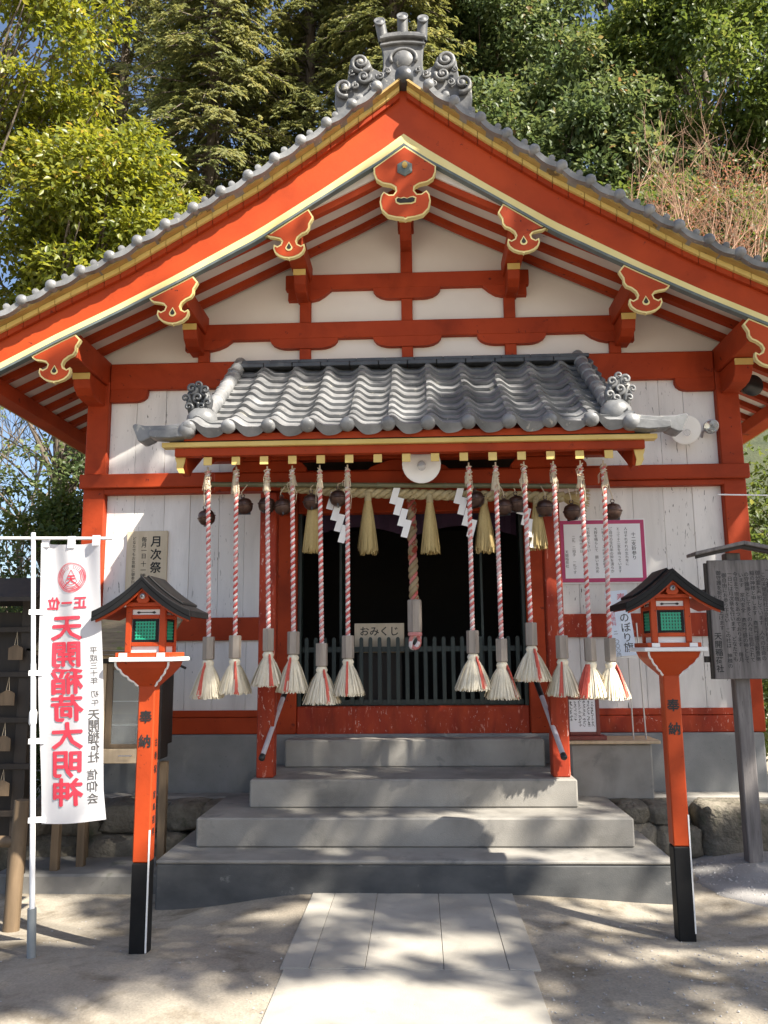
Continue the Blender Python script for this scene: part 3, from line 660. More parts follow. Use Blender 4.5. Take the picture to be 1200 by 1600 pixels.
for s in (-1, 1):   # rolls along the sides, ornaments and upturned corner tiles
    rmn = MB().lathe([(.056, 0), (.064, .008), (.064, .03), (.056, .034), (.056, .215)], (0, 0, 0), 14, (0, 1, 0)).mesh('verge_roll', 'tile', True); rmn.set_sharp_from_angle(angle=rad(40))
    for k in range(8):
        ya = -1.62 + 1.11 * k / 8; yb = ya + .14; a = math.atan2(pz(yb) - pz(ya), .14)
        inst('verge_roll', rmn, (s * 1.545, ya, pz(ya) + .085), proof, (a, 0, 0))
    part('corner_tile', MB().xz([(s * 1.60, 3.115), (s * 1.74, 3.10), (s * 1.86, 3.105), (s * 1.90, 3.115), (s * 1.90, 3.165), (s * 1.80, 3.17), (s * 1.70, 3.18), (s * 1.60, 3.20)], -1.93, -1.80), 'tile', proof, bev=.007)
    part('corner_tile', MB().xz([(s * 1.60, 3.185), (s * 1.72, 3.172), (s * 1.84, 3.17), (s * 1.90, 3.11), (s * 1.955, 3.085), (s * 1.985, 3.085), (s * 2.035, 3.205), (s * 2.02, 3.222), (s * 1.94, 3.205), (s * 1.80, 3.205), (s * 1.70, 3.215), (s * 1.60, 3.23)], -1.90, -1.74), 'tile', proof, bev=.007)
    part('corner_roll', MB().lathe([(.05, .12), (.062, 0), (.06, -.02), (.045, -.04), (.004, -.05)], (s * 1.625, -1.90, 3.165), 14, (0, 1, 0)), 'tile', proof, auto=45)
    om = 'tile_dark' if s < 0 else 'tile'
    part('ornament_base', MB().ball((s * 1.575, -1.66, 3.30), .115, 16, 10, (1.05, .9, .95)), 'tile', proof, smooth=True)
    pm = MB()
    for cx, cz, R, tn, st, cw, rr0 in ((-.055, 3.53, .042, 1.3, 250, 1, .016), (.05, 3.545, .046, 1.4, 300, -1, .017), (-.075, 3.43, .036, 1.2, 280, 1, .014), (.095, 3.47, .034, 1.3, 250, -1, .013), (0., 3.47, .04, 1.2, 270, 1, .016), (.0, 3.575, .03, 1.2, 270, -1, .013), (.07, 3.40, .034, 1.2, 250, -1, .014), (-.03, 3.40, .034, 1.2, 250, 1, .014)):
        n_ = 16; p = []; rr = []
        p.append((s * 1.60 + s * cx * .25, -1.685, 3.34)); rr.append(rr0 * 1.1)
        for i in range(n_ + 1):
            u = i / n_; a = rad(st) + cw * u * tn * 2 * math.pi; q = R * (1 - u * .8)
            p.append((s * (1.60 + cx + q * math.cos(a)), -1.70 - .025 * u + .03 * abs(cx), cz + q * math.sin(a))); rr.append(rr0 * (1.05 - .5 * u))
        pm.tube(p, rr, 6)
    pm.xz([(s * (1.60 + x), z) for x, z in ((-.07, 3.32), (.07, 3.32), (.095, 3.42), (.10, 3.50), (.06, 3.575), (0, 3.59), (-.06, 3.56), (-.10, 3.47), (-.095, 3.40))], -1.68, -1.63)
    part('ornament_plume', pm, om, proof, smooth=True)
for i in range(12):
    x = -1.56 + 3.12 * i / 12
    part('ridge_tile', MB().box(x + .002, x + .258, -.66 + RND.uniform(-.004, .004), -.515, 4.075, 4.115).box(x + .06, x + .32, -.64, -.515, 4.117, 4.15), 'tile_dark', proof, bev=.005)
# ------------------------------------------------------------------ ground, path, steps, plinth
from mathutils import noise as mnoise
def sm(t): t = max(0., min(1., t)); return t * t * (3 - 2 * t)
def gz(x, y):
    near = sm((y + 3.5) / 1.2) * (1 - sm((y - 6) / 6))
    z = -.105 * sm((-x - .66) / 1.0) * near - .055 * sm((x - .66) / 1.0) * near * (1 - sm((x - 1.75) / .5))
    z += .05 * sm((x - 2.0) / .6) * sm((y + 2.2) / 1.0)
    if abs(x) > .7 and y < 8: z += .012 * mnoise.noise(Vector((x * 1.3, y * 1.3, 0)))
    return z - .004
def sheet(name, xs, ys, mat, zf, hole=None):
    m = MB(); n = len(xs)
    for y in ys:
        for x in xs: m.v.append((x, y, zf(x, y)))
    for j in range(len(ys) - 1):
        for i in range(n - 1):
            if hole and hole((xs[i] + xs[i + 1]) / 2, (ys[j] + ys[j + 1]) / 2): continue
            m.f.append((j * n + i, j * n + i + 1, (j + 1) * n + i + 1, (j + 1) * n + i))
    o = part(name, m, mat, smooth=True); o['kind'] = 'structure'; return o
gx = [-900, -300, -100, -40, -20, -12, -8] + [-6 + .12 * i for i in range(101)] + [8, 12, 20, 40, 100, 300, 900]
gy = [-300, -100, -40, -20, -12] + [-9 + .12 * i for i in range(101)] + [5, 8, 12, 20, 40, 100, 300, 900]
sheet('ground', gx, gy, 'earth', gz)
# gravel yard beside the path
def gravel_edge(y): return 1.98 + .42 * max(0, -(y + 2.0)) + .10 * mnoise.noise(Vector((1, y * 2, 1))) + .03 * mnoise.noise(Vector((2, y * 11, 1)))
def off_gravel(x, y): return x < gravel_edge(y) or y < -6.8
gm = MB(); gn = 60; gvy = [-7.0 + .06 * i for i in range(100)]
for y in gvy:
    e_ = gravel_edge(y)
    for i in range(gn + 1): x = e_ + (6.8 - e_) * (i / gn) ** 1.4; gm.v.append((x, y, gz(x, y) + (.005 if i else -.004)))
for j in range(len(gvy) - 1):
    for i in range(gn): k = j * (gn + 1) + i; gm.f.append((k, k + 1, k + gn + 2, k + gn + 1))
part('gravel_yard', gm, 'gravel', smooth=True)['kind'] = 'structure'
def pebbles(name, pts, seed):
    r = np.random.default_rng(seed); V = []; F = []
    base = np.array([(1, 0, 0), (-1, 0, 0), (0, 1, 0), (0, -1, 0), (0, 0, 1), (0, 0, -1)], float)
    fc = [(0, 2, 4), (2, 1, 4), (1, 3, 4), (3, 0, 4), (2, 0, 5), (1, 2, 5), (3, 1, 5), (0, 3, 5)]
    for k, (x, y, s) in enumerate(pts):
        a = r.uniform(0, 6.28); sx, sy, sz = s * r.uniform(.7, 1.3), s * r.uniform(.6, 1.1), s * r.uniform(.45, .8)
        b = base * (sx, sy, sz) + r.uniform(-.15, .15, (6, 3)) * s; c, d = math.cos(a), math.sin(a)
        z = gz(x, y) + sz * .45
        V += [(x + q[0] * c - q[1] * d, y + q[0] * d + q[1] * c, z + q[2]) for q in b]; F += [tuple(6 * k + i for i in f) for f in fc]
    return part(name, MB().add(V, F), 'pebble', kind='stuff', smooth=False)
pr = random.Random(11); pp = []
while len(pp) < 9000:
    x, y = pr.uniform(1.6, 5.0), pr.uniform(-5.2, -1.2)
    if not off_gravel(x, y): pp.append((x, y, pr.uniform(.005, .014)))
tag(pebbles('gravel', pp, 1), 'pale loose gravel covering the yard beside the notice board', 'gravel')
pp = []
while len(pp) < 2200:
    x, y = pr.uniform(-2.5, 2.4), pr.uniform(-5.0, -2.3)
    f = mnoise.noise(Vector((x * 1.1, y * 1.1, 5))) * .5 + .5
    dens = sm((x + .2) / 1.6) * sm((-y - 2.3) / 1.3) + .08 + (.5 if -y > 3.5 and abs(x) < .75 else 0)
    if abs(x) < .66 and y > -3.42: continue
    if pr.random() < dens * f * 1.3 and off_gravel(x, y): pp.append((x, y, pr.uniform(.003, .0085)))
tag(pebbles('grit', pp, 2), 'fine grit strewn over the bare earth before the steps', 'grit')
# path slabs
path = thing('path', 'x', 'x', (0, -3.4, 0)); del path['label']; del path['category']; path['kind'] = 'structure'
r = random.Random(2)
xs_ = [-.645, -.50, -.225, .165, .485, .64]
for a, b in zip(xs_, xs_[1:]): part('slab', MB().box(a + .0012, b - .0012, -3.40, -2.112, -.12, .004 + r.uniform(0, .002)), 'paving', path, bev=.002)
y = -3.405
for L in (1.05, 1.2, 1.3, 1.4):
    part('slab', MB().box(-.625, .60, y - L + .005, y, -.12, .003 + r.uniform(-.001, .001)), 'paving', path, bev=.002); y -= L
# steps
st = thing('stone_steps', 'four grey concrete steps leading up to the shrine door', 'steps', (0, -1.3, 0))
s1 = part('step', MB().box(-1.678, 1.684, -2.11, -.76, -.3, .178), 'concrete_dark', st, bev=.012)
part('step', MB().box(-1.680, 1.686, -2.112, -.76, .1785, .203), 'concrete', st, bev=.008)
part('step', MB().box(-1.512, 1.520, -1.757, -.76, .2035, .400), 'concrete', st, bev=.012)
part('step', MB().box(-1.213, 1.213, -1.393, W - .082, .4005, .603), 'concrete', st, bev=.012)
part('step', MB().box(-1.055, 1.075, -.746, W - .037, .6035, .822), 'concrete', st, bev=.012)
# rough stones of the plinth
def rock(seed, sx, sy, sz, parent, c, e=.35):
    m = MB().ball((0, 0, 0), 1, 28, 18); o = Vector((seed * 3.7, seed * 1.3, seed)); out = []
    for p in m.v:
        p = Vector(p); q = Vector([math.copysign(abs(k) ** e if abs(k) > 1e-6 else 0, k) for k in p])
        d = 1 + .15 * mnoise.noise(p * 1.4 + o) + .10 * mnoise.noise(p * 3.1 + o) + .05 * mnoise.noise(p * 7 + o)
        out.append((c[0] + q.x * sx * d, c[1] + q.y * sy * d, c[2] + q.z * sz * d))
    m.v = out; part('stone', m, 'rock', parent, smooth=True)
pl = thing('stone_plinth', 'plinth of rough brown stones under the shrine hall', 'plinth', (0, -.85, 0))
for i, (x, z, sx, sz, y) in enumerate(((1.66, .30, .13, .085, -.96), (1.93, .305, .17, .075, -.95), (1.72, .12, .13, .13, -1.0), (1.99, .11, .17, .13, -.99), (2.44, .17, .27, .20, -.98), (2.95, .16, .23, .20, -.95), (3.35, .15, .2, .2, -.95),
        (-1.48, .26, .16, .12, -.97), (-1.78, .28, .17, .11, -.95), (-1.55, .02, .15, .13, -1.02), (-1.88, .03, .19, .15, -1.03), (-2.2, .27, .26, .12, -.96), (-2.30, .0, .25, .17, -1.04), (-2.62, .24, .19, .14, -.96), (-2.78, .0, .24, .16, -1.03), (-3.05, .24, .22, .14, -.95), (-3.3, .0, .25, .17, -1.0))):
    rock(i + 1.5, sx, .20, sz, pl, (x, y, z), .30 if i in (4, 5) else .42 if i % 2 else .5)
part('mortar', MB().box(-3.6, 3.6, -.88, -.745, -.3, .36), 'moss_concrete', pl)
tag(part('concrete_pad', MB().box(-2.95, -1.69, -1.74, -1.02, -.3, .02), 'moss_concrete', bev=.015), 'low mossy concrete pad beside the bottom step', 'pad')
# wooded slope behind and a far hill
sx_ = [-60 + 2.5 * i for i in range(61)]; sy_ = [11 + 2.0 * i for i in range(26)]
def slope(x, y): return -.3 + (y - 11) * .62 * sm((x + 9) / 9) * (1 - .0) + .8 * mnoise.noise(Vector((x * .15, y * .15, 3)))
sheet('wooded_slope', sx_, sy_, 'forest_floor', slope)
hx = [-420 + 12 * i for i in range(60)]
sheet('far_hill', hx, [260 + 15 * i for i in range(14)], 'hill_mat', lambda x, y: max(-2, 24 * math.exp(-((x + 190) / 95) ** 2 - ((y - 350) / 60) ** 2) + 2 * mnoise.noise(Vector((x * .03, y * .03, 0))) - 1))
# ------------------------------------------------------------------ post lanterns
LX, LY = -1.448, -3.09
lan = thing('post_lantern', 'vermilion post lantern with black roof beside the white banner', 'lantern', (LX, LY, -.03), 'post lanterns before the steps')
def lp(name, mb, mat, par=None, **k): return part(name, mb.xf(Matrix.Translation((LX, LY, 0))), mat, par or lan, **k)
h = .046
post = lp('post', MB().box(-h, h, -h, h, .432, 1.40), 'red_bright', bev=.006)
foot = lp('post_foot', MB().box(-h - .001, h + .001, -h - .001, h + .001, -.12, .43), 'black_paint', bev=.006)
lp('worn_edge', MB().box(h - .0055, h + .0022, -h - .0022, -h + .0055, -.02, .60), 'white_paint', foot)
# flared capital with scalloped outline
pf = [(.066, 1.365), (.078, 1.372), (.088, 1.388), (.104, 1.392), (.122, 1.402), (.132, 1.418), (.150, 1.424), (.165, 1.436), (.176, 1.455), (.192, 1.462), (.203, 1.478), (.205, 1.498)]
k2 = 1.0
cap = lp('capital', MB().lathe([(.066, 1.362), (.098, 1.388), (.150, 1.428), (.188, 1.464), (.203, 1.498)], (0, 0, 0), 4, (0, 0, 1), rad(45)), 'red_bright')
for sx in (-1, 1):
    pts = [(sx * (r * .7071 + .002), -(r * .7071 + .002), z) for r, z in pf]
    lp('capital_edge', MB().tube(pts, .006, 5), 'white_paint', cap)
lp('shelf', MB().box(-.175, .175, -.175, .175, 1.499, 1.522), 'white_paint', bev=.003)
sill = lp('sill_frame', MB().box(-.150, .150, -.150, -.118, 1.5225, 1.548).box(-.150, .150, .118, .150, 1.5225, 1.548).box(-.150, -.118, -.117, .117, 1.5225, 1.548).box(.118, .150, -.117, .117, 1.5225, 1.548), 'red_bright', bev=.003)
for sx in (-1, 1):
    for sy in (-1, 1): lp('sill_end', MB().box(sx * .105 - .022, sx * .105 + .022, sy * .152 - .0035 * 1, sy * .152 + .0035, 1.524, 1.546), 'white_paint', sill)
bodyw = .110
body = lp('lantern_body', MB().box(-.098, .098, -.098, .098, 1.545, 1.79), 'white_paint')
for sx in (-1, 1):
    for sy in (-1, 1): lp('corner_stile', MB().box(sx * .095 - .017, sx * .095 + .017, sy * .095 - .017, sy * .095 + .017, 1.5485, 1.80), 'red_bright', bev=.003)
for q in range(4):
    R = Matrix.Rotation(rad(90) * q, 4, 'Z')
    for z0, z1 in ((1.582, 1.604), (1.733, 1.755), (1.785, 1.80)): lp('rail', MB().box(-.0775, .0775, -.111, -.092, z0, z1).xf(R), 'red_bright', bev=.002)
    fr = lp('window_frame', MB().box(-.073, -.058, -.108, -.095, 1.605, 1.732).box(.058, .073, -.108, -.095, 1.605, 1.732).box(-.058, .058, -.108, -.095, 1.605, 1.617).box(-.058, .058, -.108, -.095, 1.720, 1.732).xf(R), 'black_paint')
    lp('window_pane', MB().box(-.058, .058, -.1005, -.0985, 1.617, 1.720).xf(R), 'dark_green', fr)
    g = MB()
    for i in range(7): x = -.050 + .1 * i / 6; g.box(x - .0045, x + .0045, -.1045, -.101, 1.617, 1.720)
    for i in range(6): z = 1.623 + .091 * i / 5; g.box(-.058, .058, -.1065, -.1046, z - .0035, z + .0035)
    lp('window_lattice', g.xf(R), 'green_panel', fr)
    lp('vent_slot', MB().xz([(-.055, 1.768), (-.045, 1.775), (-.03, 1.771), (.03, 1.771), (.045, 1.775), (.055, 1.768), (.045, 1.761), (.03, 1.766), (-.03, 1.766), (-.045, 1.761)], -.1005, -.0985).xf(R), 'ink', body)
def rz(x, top=1.965, low=1.775, hw=.268):
    u = abs(x) / hw; return top - (top - low) * (1.42 * u - .42 * u * u)
rx = [-.272 + .544 * i / 24 for i in range(25)]
lroof = lp('lantern_roof', MB().strip(rx, [rz(x) - .026 - .010 * (abs(x) / .27) for x in rx], [rz(x) for x in rx], -.205, .205), 'black_paint', bev=.003)
lp('roof_fascia', MB().strip(rx, [rz(x) - .066 + .012 * (abs(x) / .27) for x in rx], [rz(x) - .0262 - .010 * (abs(x) / .27) for x in rx], -.203, -.186), 'black_paint', lroof)
rx2 = [-.20 + .40 * i / 12 for i in range(13)]
lp('roof_layer', MB().strip(rx2, [rz(x) + .0005 for x in rx2], [rz(x) + .014 for x in rx2], -.09, .215), 'black_paint', lroof, bev=.003)
rx3 = [-.255 + .51 * i / 20 for i in range(21)]
lp('bargeboard', MB().strip(rx3, [rz(x) - .078 + .012 * (abs(x) / .27) for x in rx3], [rz(x) - .0365 for x in rx3], -.1855, -.165), 'red_bright', lroof)
lp('soffit', MB().strip(rx3, [rz(x) - .046 for x in rx3], [rz(x) - .0375 for x in rx3], -.1645, .19), 'red', lroof)
lp('gable_board', MB().xz([(-.13, 1.80), (.13, 1.80), (.02, 1.90), (-.02, 1.90)], -.120, -.100), 'red', lroof)
lp('gable_beam', MB().box(-.155, .155, -.150, -.121, 1.801, 1.822), 'red_bright', lroof, bev=.002)
for sx in (-1, 1): lp('beam_end', MB().box(sx * .115 - .016, sx * .115 + .016, -.156, -.1505, 1.796, 1.832), 'white_paint', lroof)
lp('pendant', MB().xz([(-.02, 1.888), (.02, 1.888), (.036, 1.835), (.024, 1.818), (-.024, 1.818), (-.036, 1.835)], -.172, -.157), 'red_bright', lroof, bev=.002)
lp('stud', MB().lathe([(.015, 0), (.016, .008), (.010, .016), (.003, .018)], (0, -.172, 1.855), 12, (0, -1, 0)), 'steel', lroof, auto=40)
lp('stud_centre', MB().ball((0, -.190, 1.855), .006, 8, 5), 'black_plastic', lroof, smooth=True)
R2 = Vector((1.506, -2.835, .0))
lan2 = copy_tree(lan, R2, 'vermilion post lantern with black roof beside the weathered notice board')
text('lettering', '奉', LX, 1.235, .072, LY - h - .0015, 'ink', post, weight=.002, bold=.024)
text('lettering', '納', LX, 1.105, .072, LY - h - .0015, 'ink', post, weight=.002, bold=.024)
text('lettering', '古希祝', LY + .005, 1.08, .046, LX + h + .0015, 'ink', post, weight=.02, line=1.55, side=True)
text('lettering', '家島祖男', LY + .005, .80, .046, LX + h + .0015, 'ink', post, weight=.02, line=1.4, side=True)
p2 = [o for o in COL.objects if o.parent == lan2 and o.name.startswith('post') and not o.name.startswith('post_foot')][0]
WP[p2] = Vector((R2.x, R2.y, WP[post].z + .03))
text('lettering', '奉', R2.x, 1.265, .072, R2.y - h - .0015, 'ink', p2, weight=.002, bold=.024)
text('lettering', '納', R2.x, 1.135, .072, R2.y - h - .0015, 'ink', p2, weight=.002, bold=.024)
# ------------------------------------------------------------------ bells, bell ropes, straw rope
ORD = ['first', 'second', 'third', 'fourth', 'fifth', 'sixth', 'seventh', 'eighth', 'ninth', 'tenth', 'eleventh', 'twelfth']
def helix(p0, p1, r, pitch, ph, per=8, sag=0):
    p0, p1 = Vector(p0), Vector(p1); L = (p1 - p0).length; n = max(8, int(L / pitch * per)); t = (p1 - p0).normalized()
    a = Vector((0, 1, 0)) if abs(t.y) < .9 else Vector((1, 0, 0)); u = t.cross(a).normalized(); v = t.cross(u); out = []
    for i in range(n + 1):
        f = i / n; q = 2 * math.pi * f * L / pitch + ph
        out.append(p0.lerp(p1, f) + (u * math.cos(q) + v * math.sin(q)) * r + Vector((0, 0, -sag * math.sin(math.pi * f))))
    return out
def fibres(c, zt, zb, rt_, rb, n, seed, w=.0042, a0=0., a1=6.283, fl=1.0):
    r = random.Random(seed); m = MB()
    for i in range(n):
        a = r.uniform(a0, a1); q = math.sqrt(r.random()) * .45 + .55; q *= r.uniform(.9, 1.06); l = r.uniform(.9, 1.03); ja = r.uniform(-.12, .12)
        pts = []
        for u in (0, .22, .6, 1):
            R = (rt_ + (rb - rt_) * (u ** .8) * fl) * q; z = zt + (zb - zt) * u * l
            pts.append(Vector((c[0] + R * math.cos(a + ja * u), c[1] + R * math.sin(a + ja * u), z)))
        sd = Vector((-math.sin(a + r.uniform(-.6, .6)), math.cos(a), 0)) * w * r.uniform(.6, 1.3)
        vs = []
        for p in pts: vs += [p - sd, p + sd]
        m.add(vs, [(0, 1, 3, 2), (2, 3, 5, 4), (4, 5, 7, 6)])
    return m
RT = [-1.511, -1.295, -1.060, -.870, -.661, -.452, .457, .657, .867, 1.085, 1.284, 1.454]
RB = [-1.472, -1.278, -1.033, -.849, -.641, -.450, .454, .660, .875, 1.092, 1.292, 1.434]
RZ = [1.657, 1.665, 1.713, 1.689, 1.603, 1.657, 1.685, 1.624, 1.737, 1.643, 1.623, 1.621]
RA = [4.4, 5.0, 5.1, 4.4, 5.2, 4.7, 5.3, 5.6, 5.0, 4.4, 3.9, 5.5]        # where the red lock of each tassel hangs
TY = -1.69
for i in range(12):
    x0, x1, zg = RT[i], RB[i], RZ[i]; q = random.Random(40 + i)
    zt = 2.927
    R = thing('bell_rope', 'red and white bell rope with tassel, %s from the banner end of the porch' % ORD[i], 'bell rope', (x0, TY, zt), 'bell ropes hanging from the porch eave')
    for k, mt in ((0, 'rope_red'), (1, 'rope_white')):
        part('strand', MB().tube(helix((x0, TY, zt - .03), (x1, TY, zg - .02), .0082, .048, k * math.pi + i, 8), .0106, 6), mt, R, smooth=True)
    g = part('grip', MB().lathe([(.041, zg - .165), (.045, zg - .160), (.045, zg - .005), (.041, zg)], (x1, TY, 0), 6, (0, 0, 1), q.uniform(0, 1)), 'grip_wood', R)
    zn = zg - .165
    tl = q.uniform(.93, 1.05) * .265
    t = part('tassel_knot', MB().lathe([(.012, zn + .004), (.034, zn - .004), (.043, zn - .024), (.036, zn - .046), (.040, zn - .062)], (x1, TY, 0), 14), 'hemp', R, smooth=True)
    rb = q.uniform(.122, .142)
    part('tassel', fibres((x1, TY), zn - .045, zn - tl, .036, rb, 420, i).lathe([(.034, zn - .045), (.055, zn - .10), (rb * .72, zn - .18), (rb * .88, zn - tl * .95)], (x1, TY, 0), 18), 'hemp', R)
    aw = .15 if i != 10 else .75
    part('red_lock', fibres((x1, TY), zn - .02, zn - tl * .98, .044, rb * 1.03, 24 if aw < .5 else 120, i + 50, .004, RA[i] - aw / 2, RA[i] + aw / 2), 'hemp_red', R)
    # untidy lashing at the top
    m = MB()
    for k in range(9):
        z = zt - .03 - k * .020 * q.uniform(.7, 1.2); rr = q.uniform(.017, .025); tlt = q.uniform(-.7, .7)
        m.tube([(x0 + rr * math.cos(a), TY + rr * math.sin(a), z + tlt * rr * math.cos(a + k)) for a in [j * .7 for j in range(10)]], q.uniform(.0025, .005), 5)
    for k in range(5):
        a = q.uniform(0, 6.28); l = q.uniform(.04, .16); z = zt - q.uniform(.05, .20); w_ = q.uniform(.004, .022)
        m.tube([(x0 + .018 * math.cos(a), TY + .018 * math.sin(a), z), (x0 + (.02 + w_) * math.cos(a), TY + (.02 + w_) * math.sin(a), z - l * .3), (x0 + (.018 + w_) * math.cos(a + .3), TY + (.02 + w_) * math.sin(a), z - l)], [.003, .0025, .0015], 4)
    fb = fibres((x0 + q.uniform(-.008, .008), TY), zt - q.uniform(.05, .09), zt - q.uniform(.15, .22), .014, q.uniform(.024, .036), 60, i + 90, .0022)
    m.add(fb.v, fb.f)
    m.tube([(x0, TY, zt + .002), (x0, TY, zt - .05)], .006, 6)
    part('lashing', m, 'twine', R)
# bamboo pole the bells hang from
BP = (-1.54, 1.32); bz = lambda x: 2.842 - .022 * (x + 1.5)
m = MB(); n = 11
for i in range(n):
    a, b = BP[0] + (BP[1] - BP[0]) * i / n, BP[0] + (BP[1] - BP[0]) * (i + 1) / n
    m.tube([(a, -1.46, bz(a)), (a + .012, -1.46, bz(a)), (a + .02, -1.46, bz(a)), (b - .006, -1.46, bz(b)), (b, -1.46, bz(b))], [.022, .022, .0195, .0195, .022], 10)
tag(part('bamboo_pole', m, 'bamboo', auto=50), 'old green bamboo pole lashed below the porch eave', 'pole')
BX = [(-1.57, 2.58), (-1.27, 2.66), (-1.10, 2.67), (-.97, 2.65), (-.75, 2.69), (-.54, 2.71), (.52, 2.69), (.73, 2.62), (.83, 2.65), (1.04, 2.61), (1.25, 2.58), (1.55, 2.575)]
for i, (x, z) in enumerate(BX):
    q = random.Random(i + 200); ax = Vector((q.uniform(-.22, .22), q.uniform(-.2, .1), 1)).normalized(); y = -1.47 - (.03 if i % 2 else 0)
    bl = thing('crotal_bell', 'round dark bronze bell tied under the porch eave, %s from the banner end' % ORD[i], 'bell', (x, y, z), 'bronze bells under the porch eave')
    c = Vector((x, y, z))
    part('bell_shell', MB().lathe([(.004, -.066), (.03, -.062), (.054, -.044), (.065, -.018), (.066, -.004), (.072, .000), (.072, .007), (.063, .011), (.061, .028), (.050, .046), (.030, .056), (.014, .059), (.012, .068)], c, 18, ax), 'bronze', bl, auto=50)
    part('bell_slot', MB().box(-.05, .05, -.006, .006, -.068, -.048).xf(Matrix.Translation(c) @ Matrix.Rotation(q.uniform(0, 3), 4, 'Z')), 'black_plastic', bl)
    part('bell_loop', MB().tube([c + ax * .064 + Vector((.014 * math.cos(a), 0, .014 + .014 * math.sin(a))) for a in [j * .6 for j in range(11)]], .004, 5), 'bronze', bl)
    top = (x + (.03 if x < 0 else -.03), -1.46, bz(min(x, 1.3)) + .02) if abs(x) < 1.5 else (x * .985, -1.46, 2.83)
    part('bell_cord', MB().tube([c + ax * .085, c + ax * .11, top], .0045, 5), 'twine', bl)
# the sacred straw rope
SY = -1.40
szf = lambda x: 2.80 - .043 * (x + .9) - .01 * math.sin((x + .9) * 1.4)
sh = thing('straw_rope', 'thick twisted straw rope slung under the porch beam', 'rope', (0, SY, 2.76))
for k in range(3):
    pth = []; rr = []; N = 150
    for i in range(N + 1):
        x = -1.0 + 2.2 * i / N; q = 2 * math.pi * (x / .20) + k * 2.094; fat = .55 + .45 * sm((x + 1.0) / .5)
        pth.append((x, SY + .022 * fat * math.sin(q), szf(x) + .022 * fat * math.cos(q))); rr.append(.0235 * fat)
    part('strand', MB().tube(pth, rr, 8), 'straw_rope', sh, smooth=True)
fr = fibres((0, 0), 0, -.20, .02, .10, 130, 8, .0022)
part('frayed_end', fr.xf(Matrix.Translation((1.19, SY, szf(1.19))) @ Matrix.Rotation(rad(-78), 4, 'Y') @ Matrix.Rotation(rad(0), 4, 'X')), 'straw', sh)
for i, x in enumerate((-.745, -.315, .165, .585, .985)):
    zt = szf(x) - .03; zb = 2.285 + (.02 if i in (0, 4) else 0)
    T = thing('straw_tassel', 'flared straw tassel on the straw rope, %s from the banner end' % ORD[i], 'straw tassel', (x, SY - .02, zt), 'straw tassels on the straw rope')
    part('straw_bundle', fibres((x, SY - .03), zt - .03, zb, .022, .078, 330, i + 300, .0032).lathe([(.020, zt - .02), (.028, zt - .06), (.052, (zt + zb) / 2), (.066, zb + .03)], (x, SY - .03, 0), 14), 'straw', T)
    part('straw_binding', MB().lathe([(.018, zt + .03), (.026, zt + .015), (.025, zt - .01), (.028, zt - .035), (.024, zt - .045)], (x, SY - .03, 0), 12), 'straw_rope', T, smooth=True)
for i, (x, z) in enumerate(((-.60, 2.70), (-.11, 2.735), (.385, 2.73), (.865, 2.64))):
    T = thing('paper_streamer', 'folded white paper streamer on the straw rope, %s from the banner end' % ORD[i], 'paper streamer', (x, SY - .05, z + .05), 'paper streamers on the straw rope')
    q = random.Random(i + 70); y = SY - .055; px, pz_ = x, z + .07; s = 1 if i != 9 else -1
    for k in range(4):
        w_, h_ = .052, .135; lean = -.038 * s
        vs = [(px, y, pz_), (px + w_ * .95, y + .006, pz_ - .012), (px + w_ * .95 + lean, y + .004 - .010, pz_ - h_ - .012), (px + lean, y - .012, pz_ - h_)]
        part('paper_fold', MB().add(vs + [(a, b + .0012, c) for a, b, c in vs], [(0, 3, 2, 1), (4, 5, 6, 7), (0, 1, 5, 4), (1, 2, 6, 5), (2, 3, 7, 6), (3, 0, 4, 7)]), 'shide', T)
        px += .030 * s + q.uniform(-.004, .004); pz_ -= .088; y -= .007
# short old rope in the middle of the doorway
M_ = thing('worn_bell_rope', 'short worn straw bell rope with wooden grip in the middle of the doorway', 'bell rope', (.03, -1.2, 2.8))
for k, mt in enumerate(('rope_dull', 'rope_dull', 'rope_red')):
    part('strand', MB().tube(helix((.02, -1.22, 2.80), (.032, -1.2, 1.93), .021, .15, k * 2.094, 10), .0205 if k < 2 else .013, 7), mt, M_, smooth=True)
part('grip', MB().lathe([(.052, 1.685), (.058, 1.695), (.058, 1.93), (.052, 1.94)], (.035, -1.2, 0), 6, (0, 0, 1), .3), 'grip_wood', M_)
for k, mt in ((0, 'rope_red'), (1, 'rope_white')):
    part('rope_end', MB().tube([(.035 + .036 * math.sin(a + k * .5), -1.2 + .012 * math.cos(a * 3 + k * 3), 1.615 + .052 * math.cos(a)) for a in [j * .45 for j in range(15)]], .016, 7), mt, M_, smooth=True)
part('rope_band', MB().lathe([(.05, 1.655), (.056, 1.665), (.055, 1.682), (.05, 1.686)], (.035, -1.2, 0), 14), 'rope_red', M_)
# ------------------------------------------------------------------ banner
FY = -3.2
def cloth_pt(u, v):      # u 0..1 across, v 0..1 down
    x = -2.065 + .355 * u + .082 * v - .012 * math.sin(v * 3.1) * (1 - u) + .02 * u * max(0, v - .9) * 5
    z = 2.165 - 1.525 * v + .03 * u * v - .012 * math.sin(math.pi * u) * (1 - v) ** 6
    y = FY + .022 * math.sin(u * 5.2 + v * 2.0) * (.35 + .65 * v) + .014 * math.sin(u * 11 - v * 5) * math.exp(-v * 3) + .010 * math.sin(v * 9 + u * 3) - .02 * u
    return Vector((x, y, z))
def on_cloth(p):         # flat banner metres -> cloth
    u = (p[0] + 2.065) / .355; v = (2.165 - p[2]) / 1.525
    q = cloth_pt(u, v); return (q.x, q.y - .0025 + p[1] - FY, q.z)
fl = thing('banner', 'tall white banner with mirrored red characters on a white pole', 'banner', (-1.99, FY, -.05), None)
nu, nv = 36, 130; m = MB()
